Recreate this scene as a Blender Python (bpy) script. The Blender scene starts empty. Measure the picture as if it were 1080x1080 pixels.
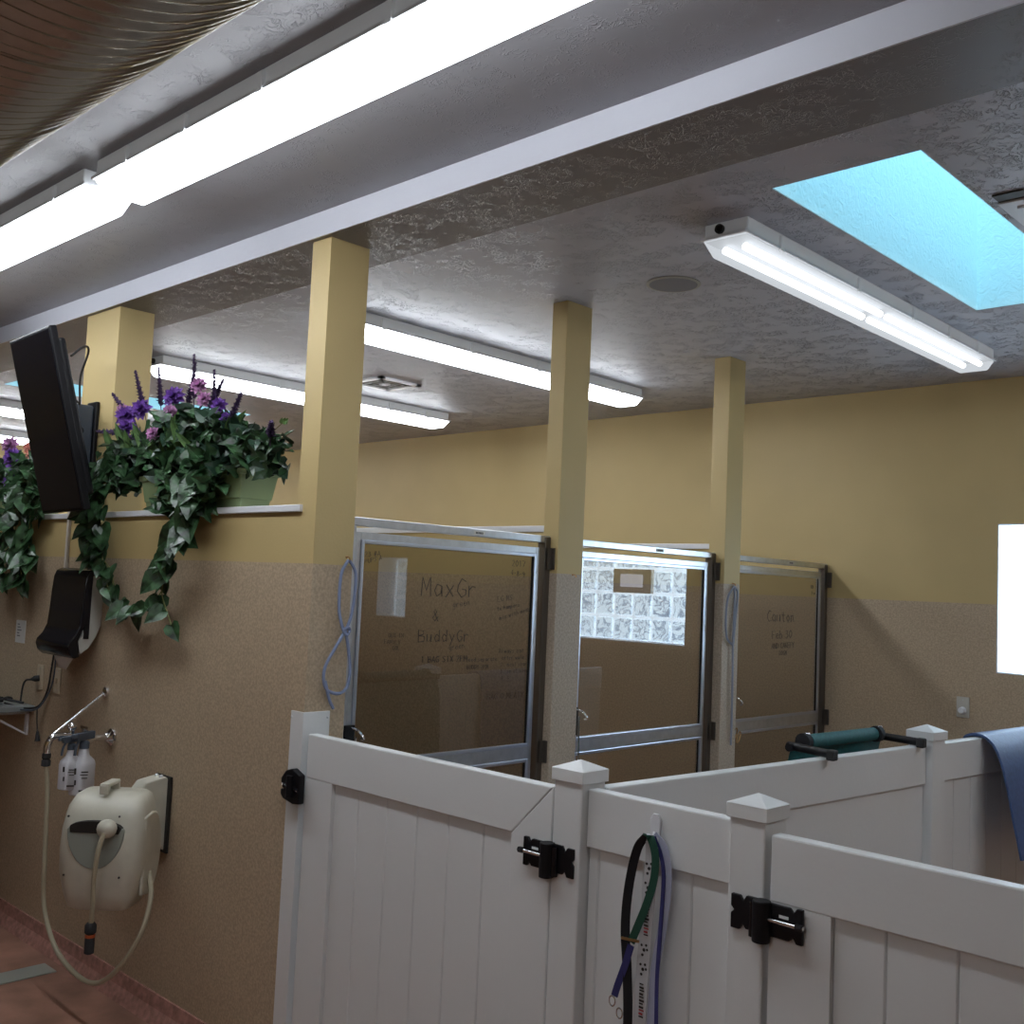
import bpy, bmesh, math, random
from mathutils import Vector, Matrix
random.seed(7)
C = bpy.context.scene.collection
sc = bpy.context.scene
V = Vector

# ------------------------------------------------------------------ materials
def mat(name, col=(.5, .5, .5), rough=.5, metal=0., spec=.5, noise=0., nscale=20., bump=0., bscale=40., bdist=.01,
        emit=None, estr=0., coat=0., distort=0., detail=3.):
    m = bpy.data.materials.new(name); m.use_nodes = True
    n = m.node_tree.nodes; l = m.node_tree.links; b = n['Principled BSDF']
    b.inputs['Base Color'].default_value = (*col, 1); b.inputs['Roughness'].default_value = rough
    b.inputs['Metallic'].default_value = metal; b.inputs['Specular IOR Level'].default_value = spec
    b.inputs['Coat Weight'].default_value = coat
    g = n.new('ShaderNodeNewGeometry')
    if noise:
        t = n.new('ShaderNodeTexNoise'); t.inputs['Scale'].default_value = nscale; t.inputs['Detail'].default_value = detail
        l.new(g.outputs['Position'], t.inputs['Vector'])
        r = n.new('ShaderNodeValToRGB'); e = r.color_ramp.elements
        e[0].position = .3; e[1].position = .7
        e[0].color = (*[c * (1 - noise) for c in col], 1); e[1].color = (*[min(1, c * (1 + noise)) for c in col], 1)
        l.new(t.outputs['Fac'], r.inputs['Fac']); l.new(r.outputs['Color'], b.inputs['Base Color'])
    if bump:
        t = n.new('ShaderNodeTexNoise'); t.inputs['Scale'].default_value = bscale; t.inputs['Detail'].default_value = 3
        t.inputs['Distortion'].default_value = distort
        l.new(g.outputs['Position'], t.inputs['Vector'])
        bp = n.new('ShaderNodeBump'); bp.inputs['Strength'].default_value = bump; bp.inputs['Distance'].default_value = bdist
        l.new(t.outputs['Fac'], bp.inputs['Height']); l.new(bp.outputs['Normal'], b.inputs['Normal'])
    if emit:
        b.inputs['Emission Color'].default_value = (*emit, 1); b.inputs['Emission Strength'].default_value = estr
    return m

def wall_mat(name, zline, upper, lower, speck=.16):
    """painted wall: plain upper colour, speckled wainscot below the line"""
    m = bpy.data.materials.new(name); m.use_nodes = True
    n = m.node_tree.nodes; l = m.node_tree.links; b = n['Principled BSDF']
    g = n.new('ShaderNodeNewGeometry'); s = n.new('ShaderNodeSeparateXYZ'); l.new(g.outputs['Position'], s.inputs[0])
    gt = n.new('ShaderNodeMath'); gt.operation = 'GREATER_THAN'; gt.inputs[1].default_value = zline; l.new(s.outputs['Z'], gt.inputs[0])
    t = n.new('ShaderNodeTexNoise'); t.inputs['Scale'].default_value = 110; t.inputs['Detail'].default_value = 4; l.new(g.outputs['Position'], t.inputs['Vector'])
    r = n.new('ShaderNodeValToRGB'); e = r.color_ramp.elements; e[0].position = .35; e[1].position = .65
    e[0].color = (*[c * (1 - speck) for c in lower], 1); e[1].color = (*[c * (1 + speck) for c in lower], 1); l.new(t.outputs['Fac'], r.inputs['Fac'])
    t2 = n.new('ShaderNodeTexNoise'); t2.inputs['Scale'].default_value = 2.2; l.new(g.outputs['Position'], t2.inputs['Vector'])
    r2 = n.new('ShaderNodeValToRGB'); e = r2.color_ramp.elements; e[0].position = .3; e[1].position = .7
    e[0].color = (*[c * .95 for c in upper], 1); e[1].color = (*[c * 1.05 for c in upper], 1); l.new(t2.outputs['Fac'], r2.inputs['Fac'])
    mx = n.new('ShaderNodeMix'); mx.data_type = 'RGBA'
    l.new(gt.outputs[0], mx.inputs[0]); l.new(r.outputs['Color'], mx.inputs[6]); l.new(r2.outputs['Color'], mx.inputs[7])
    l.new(mx.outputs[2], b.inputs['Base Color']); b.inputs['Roughness'].default_value = .55
    bp = n.new('ShaderNodeBump'); bp.inputs['Strength'].default_value = .25; bp.inputs['Distance'].default_value = .002
    l.new(t.outputs['Fac'], bp.inputs['Height']); l.new(bp.outputs['Normal'], b.inputs['Normal'])
    return m

YEL, TAN = (.53, .405, .185), (.445, .345, .235)
M = {}
M['wall_front'] = wall_mat('painted_wall', 1.653, YEL, TAN)
M['wall_back'] = wall_mat('painted_back_wall', 1.627, YEL, TAN)
M['column'] = wall_mat('light_tinted_column', 1.67, YEL, (.44, .36, .275))  # greyer wainscot tan: cooler light on these columns put into the colour

def ceiling_mat(name, col, rough, strength, scale, dist):
    m = bpy.data.materials.new(name); m.use_nodes = True
    n = m.node_tree.nodes; l = m.node_tree.links; b = n['Principled BSDF']
    g = n.new('ShaderNodeNewGeometry')
    b.inputs['Base Color'].default_value = (*col, 1); b.inputs['Roughness'].default_value = rough
    b.inputs['Specular IOR Level'].default_value = .5
    a = n.new('ShaderNodeTexNoise'); a.inputs['Scale'].default_value = scale; a.inputs['Detail'].default_value = 2.5; a.inputs['Distortion'].default_value = 2.2
    l.new(g.outputs['Position'], a.inputs['Vector'])
    # thin curled ridges where the noise crosses its middle
    s = n.new('ShaderNodeMath'); s.operation = 'SUBTRACT'; s.inputs[1].default_value = .5; l.new(a.outputs['Fac'], s.inputs[0])
    ab = n.new('ShaderNodeMath'); ab.operation = 'ABSOLUTE'; l.new(s.outputs[0], ab.inputs[0])
    mr = n.new('ShaderNodeMapRange'); mr.inputs[1].default_value = 0; mr.inputs[2].default_value = .045; mr.inputs[3].default_value = 1; mr.inputs[4].default_value = 0
    l.new(ab.outputs[0], mr.inputs[0])
    p = n.new('ShaderNodeTexNoise'); p.inputs['Scale'].default_value = scale * .45; l.new(g.outputs['Position'], p.inputs['Vector'])
    pr = n.new('ShaderNodeMapRange'); pr.inputs[1].default_value = .45; pr.inputs[2].default_value = .6; l.new(p.outputs['Fac'], pr.inputs[0])
    mu = n.new('ShaderNodeMath'); mu.operation = 'MULTIPLY'; l.new(mr.outputs[0], mu.inputs[0]); l.new(pr.outputs[0], mu.inputs[1])
    bp = n.new('ShaderNodeBump'); bp.inputs['Strength'].default_value = strength; bp.inputs['Distance'].default_value = dist
    l.new(mu.outputs[0], bp.inputs['Height']); l.new(bp.outputs['Normal'], b.inputs['Normal'])
    return m
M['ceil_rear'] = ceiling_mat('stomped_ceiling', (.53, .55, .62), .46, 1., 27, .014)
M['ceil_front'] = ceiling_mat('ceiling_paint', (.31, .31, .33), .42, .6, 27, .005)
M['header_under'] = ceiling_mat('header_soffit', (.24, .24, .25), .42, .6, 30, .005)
M['header_face'] = mat('header_white', (.66, .67, .74), .3, bump=.1, bscale=25)
M['sky_shaft'] = mat('skylight_shaft', (.62, .84, .9), .6, bump=.6, bscale=26, bdist=.012, distort=2, emit=(.42, .76, .85), estr=.28)  # daylight painted on white shaft walls: cyan tint plus emission to even them out
M['floor'] = mat('red_epoxy_floor', (.33, .175, .125), .45, noise=.3, nscale=6, bump=.1, bscale=120)
M['cove'] = mat('pink_cove_base', (.42, .22, .18), .6, noise=.3, nscale=40)
M['vinyl'] = mat('white_vinyl', (.72, .73, .73), .38, bump=.05, bscale=60)
M['white'] = mat('white_paint', (.74, .75, .78), .4)
M['alu'] = mat('brushed_aluminium', (.62, .64, .68), .3, 1., noise=.08, nscale=30)
M['alu_dark'] = mat('bronze_aluminium', (.16, .14, .12), .38, .8)
M['chrome'] = mat('chrome', (.8, .8, .82), .12, 1.)
M['black'] = mat('black_metal', (.006, .006, .008), .45, spec=.3)
M['blackgloss'] = mat('black_gloss', (.008, .008, .011), .18, spec=.5)
M['rubber'] = mat('black_rubber', (.02, .02, .022), .7)
M['navy'] = mat('navy_rubber_mat', (.055, .10, .235), .48, noise=.15, nscale=60, bump=.1, bscale=150)
M['teal'] = mat('teal_canvas', (.012, .10, .105), .6, noise=.2, nscale=90)
M['housing'] = mat('fixture_housing', (.74, .76, .77), .45, emit=(.9, .95, 1), estr=.07)  # slight emission lifts the shaded housing sides
M['gasket'] = mat('dark_grommet', (.03, .03, .03), .6)
M['green_pot'] = mat('sage_plastic', (.26, .34, .17), .5, noise=.06, nscale=8)
M['beige'] = mat('beige_plastic', (.57, .55, .46), .42, noise=.05, nscale=20)
M['greyplastic'] = mat('grey_window_plastic', (.30, .33, .29), .3)
M['darkslot'] = mat('dark_slot', (.015, .013, .011), .6)
M['hose'] = mat('cream_hose', (.42, .38, .27), .5)
M['orange'] = mat('orange_ring', (.5, .1, .03), .5)
M['ivory'] = mat('ivory_plate', (.58, .50, .37), .4)
M['plate'] = mat('pale_plate', (.52, .50, .45), .4)
M['grey'] = mat('grey_plastic', (.42, .42, .38), .45)
M['bottle'] = mat('bottle_plastic', (.62, .62, .66), .35)
M['slate'] = mat('slate_trigger', (.07, .09, .12), .4)
M['greytop'] = mat('grey_laminate', (.20, .22, .22), .35)
M['paper'] = mat('paper', (.68, .68, .66), .8)
M['ink'] = mat('marker_ink', (.02, .015, .015), .6)
M['blue_rope'] = mat('blue_rope', (.22, .27, .42), .8, bump=.5, bscale=400, bdist=.002)
M['grey_rope'] = mat('grey_blue_rope', (.27, .29, .36), .8, bump=.5, bscale=400, bdist=.002)
M['navyweb'] = mat('navy_webbing', (.035, .035, .16), .75)
M['greenweb'] = mat('green_webbing', (.01, .07, .045), .7)
M['blackweb'] = mat('black_webbing', (.01, .01, .013), .75)
M['whiteweb'] = mat('white_webbing', (.52, .52, .54), .75)
M['lilacweb'] = mat('lilac_webbing', (.40, .42, .55), .8, bump=.5, bscale=300, bdist=.002)
M['redink'] = mat('red_print', (.35, .03, .04), .7)
M['brass'] = mat('brass', (.55, .33, .15), .3, 1.)
M['leaf'] = mat('ivy_leaf', (.032, .078, .032), .33, noise=.85, nscale=26)
M['leaf2'] = mat('blade_leaf', (.08, .15, .045), .4, noise=.5, nscale=20)
M['leaf3'] = mat('dark_leaf', (.02, .05, .03), .4, noise=.6, nscale=16)
M['stem'] = mat('vine_stem', (.16, .17, .06), .6)
M['purple'] = mat('purple_petal', (.16, .06, .34), .6, noise=.4, nscale=50)
M['pink'] = mat('pink_petal', (.46, .22, .42), .6, noise=.3, nscale=50)
M['salmon'] = mat('salmon_petal', (.62, .25, .20), .6, noise=.3, nscale=50)
M['spike'] = mat('lavender_spike', (.085, .05, .13), .7, noise=.4, nscale=60)
M['drain'] = mat('steel_drain', (.42, .46, .42), .4, .4)
M['speaker'] = mat('speaker_mesh', (.26, .27, .29), .7)
M['conduit'] = mat('white_conduit', (.62, .58, .52), .4)

# corrugated duct
m = mat('spiral_duct', (.40, .37, .31), .2, 1.); M['duct'] = m
m = mat('tube_glow', (1, 1, 1), .5, emit=(.95, .975, 1), estr=52.); M['tube'] = m
M['tube_soft'] = mat('tube_soft_glow', (1, 1, 1), .5, emit=(.93, .96, 1), estr=7.)
M['dimming_tray'] = mat('fixture_dimming_tray', (.16, .165, .175), .6)  # dark sheet added above the tubes so the clear lens stays dimmer

def lens_mat(name, estr, alpha):
    m = bpy.data.materials.new(name); m.use_nodes = True
    n = m.node_tree.nodes; l = m.node_tree.links; n.remove(n['Principled BSDF'])
    tr = n.new('ShaderNodeBsdfTransparent'); tr.inputs[0].default_value = (.93, .95, .97, 1)
    em = n.new('ShaderNodeEmission'); em.inputs[0].default_value = (.9, .95, 1, 1); em.inputs[1].default_value = estr
    mx = n.new('ShaderNodeMixShader'); mx.inputs[0].default_value = alpha
    l.new(tr.outputs[0], mx.inputs[1]); l.new(em.outputs[0], mx.inputs[2]); l.new(mx.outputs[0], n['Material Output'].inputs[0])
    return m
M['lens'] = lens_mat('acrylic_lens', .78, .62)
M['lens_bright'] = lens_mat('bright_acrylic_lens', 10.0, .7)

def glass_pane():
    m = bpy.data.materials.new('door_glass'); m.use_nodes = True
    n = m.node_tree.nodes; l = m.node_tree.links; n.remove(n['Principled BSDF'])
    tr = n.new('ShaderNodeBsdfTransparent'); tr.inputs[0].default_value = (.52, .50, .455, 1)
    gl = n.new('ShaderNodeBsdfGlossy'); gl.inputs['Roughness'].default_value = .0; gl.inputs[0].default_value = (1, 1, 1, 1)
    lw = n.new('ShaderNodeLayerWeight'); lw.inputs[0].default_value = .5
    pw = n.new('ShaderNodeMath'); pw.operation = 'POWER'; pw.inputs[1].default_value = 4.; l.new(lw.outputs['Facing'], pw.inputs[0])
    mu = n.new('ShaderNodeMath'); mu.operation = 'MULTIPLY_ADD'; mu.inputs[1].default_value = .9; mu.inputs[2].default_value = .085; l.new(pw.outputs[0], mu.inputs[0])
    mx = n.new('ShaderNodeMixShader'); l.new(mu.outputs[0], mx.inputs[0])
    l.new(tr.outputs[0], mx.inputs[1]); l.new(gl.outputs[0], mx.inputs[2]); l.new(mx.outputs[0], n['Material Output'].inputs[0])
    return m
M['glass'] = glass_pane()

def glass_block_mat(name, estr):
    """daylight coming through pressed glass: bright with a swirled relief"""
    m = bpy.data.materials.new(name); m.use_nodes = True
    n = m.node_tree.nodes; l = m.node_tree.links; b = n['Principled BSDF']
    g = n.new('ShaderNodeNewGeometry')
    t = n.new('ShaderNodeTexNoise'); t.inputs['Scale'].default_value = 10; t.inputs['Distortion'].default_value = 2.4; t.inputs['Detail'].default_value = 1
    l.new(g.outputs['Position'], t.inputs['Vector'])
    s = n.new('ShaderNodeMath'); s.operation = 'SUBTRACT'; s.inputs[1].default_value = .5; l.new(t.outputs['Fac'], s.inputs[0])
    ab = n.new('ShaderNodeMath'); ab.operation = 'ABSOLUTE'; l.new(s.outputs[0], ab.inputs[0])
    r = n.new('ShaderNodeValToRGB'); e = r.color_ramp.elements; e[0].position = .0; e[1].position = .08
    e[0].color = (.10, .20, .34, 1); e[1].color = (.66, .85, 1, 1); l.new(ab.outputs[0], r.inputs['Fac'])
    l.new(r.outputs['Color'], b.inputs['Emission Color']); b.inputs['Emission Strength'].default_value = estr
    b.inputs['Base Color'].default_value = (.6, .7, .75, 1); b.inputs['Roughness'].default_value = .15
    return m
WIN = 6.0
M['gblock'] = glass_block_mat('glass_block', WIN)
M['gblock_dim'] = glass_block_mat('glass_block_shaded', WIN * .22)
M['mortar'] = mat('window_mortar', (.7, .75, .8), .6, emit=(.74, .88, 1), estr=WIN * .85)  # mortar emits as well, window daylight painted into it; same for the dim copy
M['mortar_dim'] = mat('window_mortar_shaded', (.7, .75, .8), .6, emit=(.82, .91, 1), estr=WIN * .18)
M['skyglow'] = mat('skylight_dome', (.6, .8, 1), .5, emit=(.50, .80, 1.), estr=1.5)

# ------------------------------------------------------------------ mesh builder (world coordinates)
class MB:
    def __init__(s): s.v = []; s.f = []; s.mi = []; s.cur = 0
    def add(s, vs, fs):
        o = len(s.v); s.v += [tuple(v) for v in vs]; s.f += [tuple(i + o for i in f) for f in fs]; s.mi += [s.cur] * len(fs); return s
    def box(s, x0, x1, y0, y1, z0, z1):
        x0, x1 = sorted((x0, x1)); y0, y1 = sorted((y0, y1)); z0, z1 = sorted((z0, z1))
        vs = [(x, y, z) for z in (z0, z1) for y in (y0, y1) for x in (x0, x1)]
        return s.add(vs, [(0, 2, 3, 1), (4, 5, 7, 6), (0, 1, 5, 4), (2, 6, 7, 3), (0, 4, 6, 2), (1, 3, 7, 5)])
    def obox(s, c, sx, sy, sz, R):
        vs = [V(c) + R @ V((x * sx / 2, y * sy / 2, z * sz / 2)) for z in (-1, 1) for y in (-1, 1) for x in (-1, 1)]
        return s.add(vs, [(0, 2, 3, 1), (4, 5, 7, 6), (0, 1, 5, 4), (2, 6, 7, 3), (0, 4, 6, 2), (1, 3, 7, 5)])
    def tube(s, pts, r, seg=10, caps=True):
        pts = [V(p) for p in pts]; n = len(pts); rs = r if isinstance(r, (list, tuple)) else [r] * n
        rings = []; t0 = (pts[1] - pts[0]).normalized()
        up = V((0, 0, 1)) if abs(t0.z) < .9 else V((1, 0, 0)); a = t0.cross(up).normalized()
        for i, p in enumerate(pts):
            t = (pts[min(i + 1, n - 1)] - pts[max(i - 1, 0)]).normalized()
            a = (a - t * a.dot(t)).normalized(); b = t.cross(a)
            rings.append([p + (a * math.cos(2 * math.pi * k / seg) + b * math.sin(2 * math.pi * k / seg)) * rs[i] for k in range(seg)])
        vs = [q for g in rings for q in g]; fs = []
        for i in range(n - 1):
            for k in range(seg):
                k2 = (k + 1) % seg; fs.append((i * seg + k, i * seg + k2, (i + 1) * seg + k2, (i + 1) * seg + k))
        if caps: fs.append(tuple(range(seg))[::-1]); fs.append(tuple((n - 1) * seg + k for k in range(seg)))
        return s.add(vs, fs)
    def cyl(s, a, b, r, seg=20): return s.tube([a, b], r, seg)
    def ribbon(s, pts, wdir, w, t=.0015):
        """flat strap along pts; wdir = width direction(s)"""
        pts = [V(p) for p in pts]; n = len(pts); vs = []
        for i, p in enumerate(pts):
            tg = (pts[min(i + 1, n - 1)] - pts[max(i - 1, 0)]).normalized()
            wd = V(wdir[i] if isinstance(wdir, list) else wdir); wd = (wd - tg * wd.dot(tg)).normalized(); nn = tg.cross(wd)
            for a, b in ((-1, -1), (1, -1), (1, 1), (-1, 1)): vs.append(p + wd * a * w / 2 + nn * b * t / 2)
        fs = []
        for i in range(n - 1):
            for k in range(4): k2 = (k + 1) % 4; fs.append((i * 4 + k, i * 4 + k2, i * 4 + 4 + k2, i * 4 + 4 + k))
        fs += [(3, 2, 1, 0), (n * 4 - 4, n * 4 - 3, n * 4 - 2, n * 4 - 1)]
        return s.add(vs, fs)
    def prism(s, poly, ax, a, b):
        """extrude a 2D polygon along axis ax between a and b; poly in the two other axes in x,y,z order"""
        def mk(u, v, w): return {'x': (w, u, v), 'y': (u, w, v), 'z': (u, v, w)}[ax]
        n = len(poly); vs = [mk(u, v, a) for u, v in poly] + [mk(u, v, b) for u, v in poly]
        fs = [tuple(range(n))[::-1], tuple(range(n, 2 * n))] + [(i, (i + 1) % n, n + (i + 1) % n, n + i) for i in range(n)]
        return s.add(vs, fs)
    def ball(s, c, rx, ry=None, rz=None, seg=14, rings=8):
        ry = ry or rx; rz = rz or rx; c = V(c); vs = [c + V((0, 0, -rz))]
        for i in range(1, rings):
            a = math.pi * i / rings
            for k in range(seg):
                b = 2 * math.pi * k / seg; vs.append(c + V((rx * math.sin(a) * math.cos(b), ry * math.sin(a) * math.sin(b), -rz * math.cos(a))))
        vs.append(c + V((0, 0, rz))); fs = []
        for k in range(seg): fs.append((0, 1 + (k + 1) % seg, 1 + k))
        for i in range(rings - 2):
            for k in range(seg):
                k2 = (k + 1) % seg; o = 1 + i * seg; fs.append((o + k, o + k2, o + seg + k2, o + seg + k))
        o = 1 + (rings - 2) * seg; T = len(vs) - 1
        for k in range(seg): fs.append((o + k, o + (k + 1) % seg, T))
        return s.add(vs, fs)
    def lathe(s, c, prof, axis='z', seg=24):
        c = V(c); vs = []; n = len(prof)
        for r, h in prof:
            for k in range(seg):
                a = 2 * math.pi * k / seg; u, v = r * math.cos(a), r * math.sin(a)
                vs.append(c + {'z': V((u, v, h)), 'y': V((u, h, v)), 'x': V((h, u, v))}[axis])
        fs = [(i * seg + k, i * seg + (k + 1) % seg, (i + 1) * seg + (k + 1) % seg, (i + 1) * seg + k) for i in range(n - 1) for k in range(seg)]
        fs += [tuple(range(seg))[::-1], tuple((n - 1) * seg + k for k in range(seg))]
        return s.add(vs, fs)
    def build(s, name, m, parent=None, bevel=0, smooth=False, sub=0, kind=None):
        me = bpy.data.meshes.new(name)
        org = parent_world(parent) if parent else Matrix.Identity(4)
        inv = org.inverted()
        me.from_pydata([inv @ V(v) for v in s.v], [], s.f)
        ms = m if isinstance(m, list) else [m]
        for q in ms: me.materials.append(q)
        for p, i in zip(me.polygons, s.mi): p.material_index = i
        b = bmesh.new(); b.from_mesh(me); bmesh.ops.recalc_face_normals(b, faces=b.faces); b.to_mesh(me); b.free()
        if smooth:
            for p in me.polygons: p.use_smooth = True
            try: me.set_sharp_from_angle(angle=math.radians(40))
            except Exception: pass
        o = bpy.data.objects.new(name, me); C.objects.link(o)
        if parent: o.parent = parent
        if bevel:
            bv = o.modifiers.new('bevel', 'BEVEL'); bv.width = bevel; bv.segments = 2; bv.limit_method = 'ANGLE'
        if sub:
            sb = o.modifiers.new('sub', 'SUBSURF'); sb.levels = sub; sb.render_levels = sub
        if kind: o['kind'] = kind
        return o
def parent_world(p):
    w = Matrix.Identity(4)
    while p is not None:
        w = Matrix.LocRotScale(p.location, p.rotation_euler, p.scale) @ w; p = p.parent
    return w
def thing(name, label, cat, loc=(0, 0, 0), group=None):
    o = bpy.data.objects.new(name, None); C.objects.link(o); o.location = loc; o.empty_display_size = .1
    o['label'] = label; o['category'] = cat
    if group: o['group'] = group
    return o
def tag(o, label, cat, group=None):
    o['label'] = label; o['category'] = cat
    if group: o['group'] = group
    return o
def struct(name, mb, m, parent=None, bevel=0):
    o = mb.build(name, m, parent, bevel)
    if not parent: o['kind'] = 'structure'
    return o
def copy_tree(o, parent=None):
    c = o.copy(); C.objects.link(c)
    if parent is not None: c.parent = parent
    for ch in [x for x in list(C.objects) if x.parent == o]: copy_tree(ch, c)
    return c
def smoothpath(pts, n=8):
    """Catmull-Rom through pts"""
    pts = [V(p) for p in pts]; P = [pts[0] * 2 - pts[1]] + pts + [pts[-1] * 2 - pts[-2]]; out = []
    for i in range(1, len(P) - 2):
        for k in range(n):
            t = k / n; a, b, c, d = P[i - 1], P[i], P[i + 1], P[i + 2]
            out.append(.5 * ((2 * b) + (c - a) * t + (2 * a - 5 * b + 4 * c - d) * t * t + (3 * b - a - 3 * c + d) * t ** 3))
    out.append(pts[-1]); return out

# ------------------------------------------------------------------ camera
cam = bpy.data.cameras.new('camera'); co = bpy.data.objects.new('camera', cam); C.objects.link(co)
PI_, RO, YA, F = .0724268566, .0443558364, .764741684, 1105.7494
fw = V((-math.sin(YA) * math.cos(PI_), math.cos(YA) * math.cos(PI_), math.sin(PI_)))
r0 = fw.cross(V((0, 0, 1))).normalized(); u0 = r0.cross(fw)
r1 = r0 * math.cos(RO) + u0 * math.sin(RO); u1 = -r0 * math.sin(RO) + u0 * math.cos(RO)
co.matrix_world = Matrix(((r1.x, u1.x, -fw.x, 0), (r1.y, u1.y, -fw.y, 0), (r1.z, u1.z, -fw.z, 1.6), (0, 0, 0, 1)))
cam.sensor_width = 36; cam.lens = 36 * F / 1080; cam.clip_start = .02
sc.camera = co

# ------------------------------------------------------------------ shell
FZ = -.1; YW, YWB = 2.098, 2.262; YB = 5.79; ZR, ZH, ZF = 2.836, 2.783, 2.87
XL, XR, YN = -11.0, 3.4, -3.4
struct('floor', MB().box(XL, XR, YN, YB + .2, FZ - .1, FZ), M['floor'])
# back wall with openings for the two glass block windows
wx = [(-1.98, -.88, 1.267, 2.054), (.83, 1.22, 1.31, 1.82)]
b = MB(); t0, t1 = YB, YB + .3
b.box(XL, -1.98, t0, t1, FZ, 2.95); b.box(-1.98, -.88, t0, t1, FZ, 1.267); b.box(-1.98, -.88, t0, t1, 2.054, 2.95)
b.box(-.88, .83, t0, t1, FZ, 2.95); b.box(.83, 1.22, t0, t1, FZ, 1.31); b.box(.83, 1.22, t0, t1, 1.82, 2.95); b.box(1.22, XR, t0, t1, FZ, 2.95)
struct('wall_back', b, M['wall_back'])
struct('wall_left', MB().box(XL - .15, XL, YN, YB + .2, FZ, 2.95), M['wall_back'])
struct('wall_right', MB().box(XR, XR + .15, YN, YB + .2, FZ, 2.95), M['wall_back'])
struct('wall_front', MB().box(XL, XR, YN - .15, YN, FZ, 2.95), M['wall_back'])
# low partition wall (open above its white cap)
struct('wall_partition', MB().box(XL, -3.04, YW, YWB, FZ, 1.83), M['wall_front'])
struct('trim_1', MB().box(-4.5, -3.011, YW - .012, YWB + .012, 1.83, 1.855), M['white'], bevel=.003)
struct('trim_2', MB().box(XL, -4.83, YW - .012, YWB + .012, 1.83, 1.855), M['white'], bevel=.003)
b = MB(); b.prism([(YW - .035, FZ), (YW, FZ), (YW, .0), (YW - .007, .0), (YW - .012, -.05)], 'x', XL, -2.99)
struct('baseboard_partition', b, M['cove'])
struct('baseboard_back', MB().box(XL, XR, YB - .012, YB, FZ, 0), M['cove'])
# columns
for i, (x0, x1, y0, y1, z1) in enumerate([(-4.83, -4.5, YW, YWB, ZH), (-3.04, -2.934, YW, 2.265, ZH), (-2.985, -2.90, 3.31, 3.475, ZR), (-2.985, -2.89, 4.58, 4.73, ZR), (-8.9, -8.62, YW, YWB, ZH)]):
    struct('wall_column_%d' % (i + 1), MB().box(x0, x1, y0, y1, 1.83 if i in (0, 4) else FZ, z1), M['wall_front' if i in (0, 1, 4) else 'column'], bevel=.003 if i in (2, 3) else 0)
# ceilings and header
HX0, HX1 = XL, XR
b = MB()
hy = 2.405
sky = [(-1.6, -1.145, 2.735, 4.40), (-7.45, -6.98, 2.69, 4.35)]
xs = [XL, -7.45, -6.98, -1.6, -1.145, XR]
b.box(XL, -7.45, hy, YB + .2, ZR, 3.0); b.box(-6.98, -1.6, hy, YB + .2, ZR, 3.0); b.box(-1.145, XR, hy, YB + .2, ZR, 3.0)
for x0, x1, y0, y1 in sky: b.box(x0, x1, hy, y0, ZR, 3.0); b.box(x0, x1, y1, YB + .2, ZR, 3.0)
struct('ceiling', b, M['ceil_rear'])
for x0, x1, y0, y1 in sky:
    b = MB(); e = .03; zt = 3.75
    b.box(x0 - e, x0, y0 - e, y1 + e, ZR + .165, zt); b.box(x1, x1 + e, y0 - e, y1 + e, ZR + .165, zt)
    b.box(x0, x1, y0 - e, y0, ZR + .165, zt); b.box(x0, x1, y1, y1 + e, ZR + .165, zt)
    e = .004
    b.box(x0 - .0, x0 + e, y0, y1, ZR + .001, ZR + .17); b.box(x1 - e, x1, y0, y1, ZR + .001, ZR + .17)
    b.box(x0, x1, y0, y0 + e, ZR + .001, ZR + .17); b.box(x0, x1, y1 - e, y1, ZR + .001, ZR + .17)
    struct('ceiling_shaft', b, M['sky_shaft'])
    struct('window_skylight', MB().box(x0, x1, y0, y1, zt - .03, zt - .01), M['skyglow'])
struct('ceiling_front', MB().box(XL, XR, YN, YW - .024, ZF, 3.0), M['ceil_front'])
b = MB(); b.box(XL, XR, YW - .024 + .004, hy, ZH, 3.0)
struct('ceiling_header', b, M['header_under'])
struct('trim_header', MB().box(XL, XR, YW - .024 - .002, YW - .024 + .004, ZH - .001, ZF), M['header_face'])

# ------------------------------------------------------------------ windows
def block_window(name, x0, x1, z0, z1, n_off, mg, mm, hole=None):
    fr = MB(); t = .006; yg = YB + .2
    fr.box(x0, x1, YB - .001, yg, z0, z0 + t); fr.box(x0, x1, YB - .001, yg, z1 - t, z1)
    fr.box(x0, x0 + t, YB - .001, yg, z0, z1); fr.box(x1 - t, x1, YB - .001, yg, z0, z1)
    root = fr.build(name, M['white']); root['kind'] = 'structure'
    pitch = .1655; mo = MB()
    bl = MB(); x = x0 + n_off
    cols = [(x0 - .004, x)] if n_off > .04 else []
    while x < x1 - .02: cols.append((x, min(x + pitch, x1 - .01))); x += pitch
    rows = []; z = z0
    while z < z1 - .03: rows.append((z, min(z + .168, z1 - .01))); z += .168
    def inside(xa, xb, za, zb): return hole and xb > hole[0] + .03 and xa < hole[1] - .03 and zb > hole[2] + .03 and za < hole[3] - .03
    for xa, xb in cols:
        for za, zb in rows:
            if inside(xa, xb, za, zb): continue
            g = .013
            bl.prism([(xa + g, za + g), (xb - g, za + g), (xb - g, zb - g), (xa + g, zb - g)], 'y', yg - .018, yg + .02)
    mo.box(x0 + t, x1 - t, yg, yg + .03, z0 + t, z1 - t)
    mo.build('mortar_grid', mm, root); bl.build('glass_blocks', mg, root, bevel=.012)
    return root
w1 = block_window('window_1', -1.98, -.88, 1.267, 2.054, .082, M['gblock'], M['mortar'], (-1.568, -1.238, 1.601, 1.779))
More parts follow.
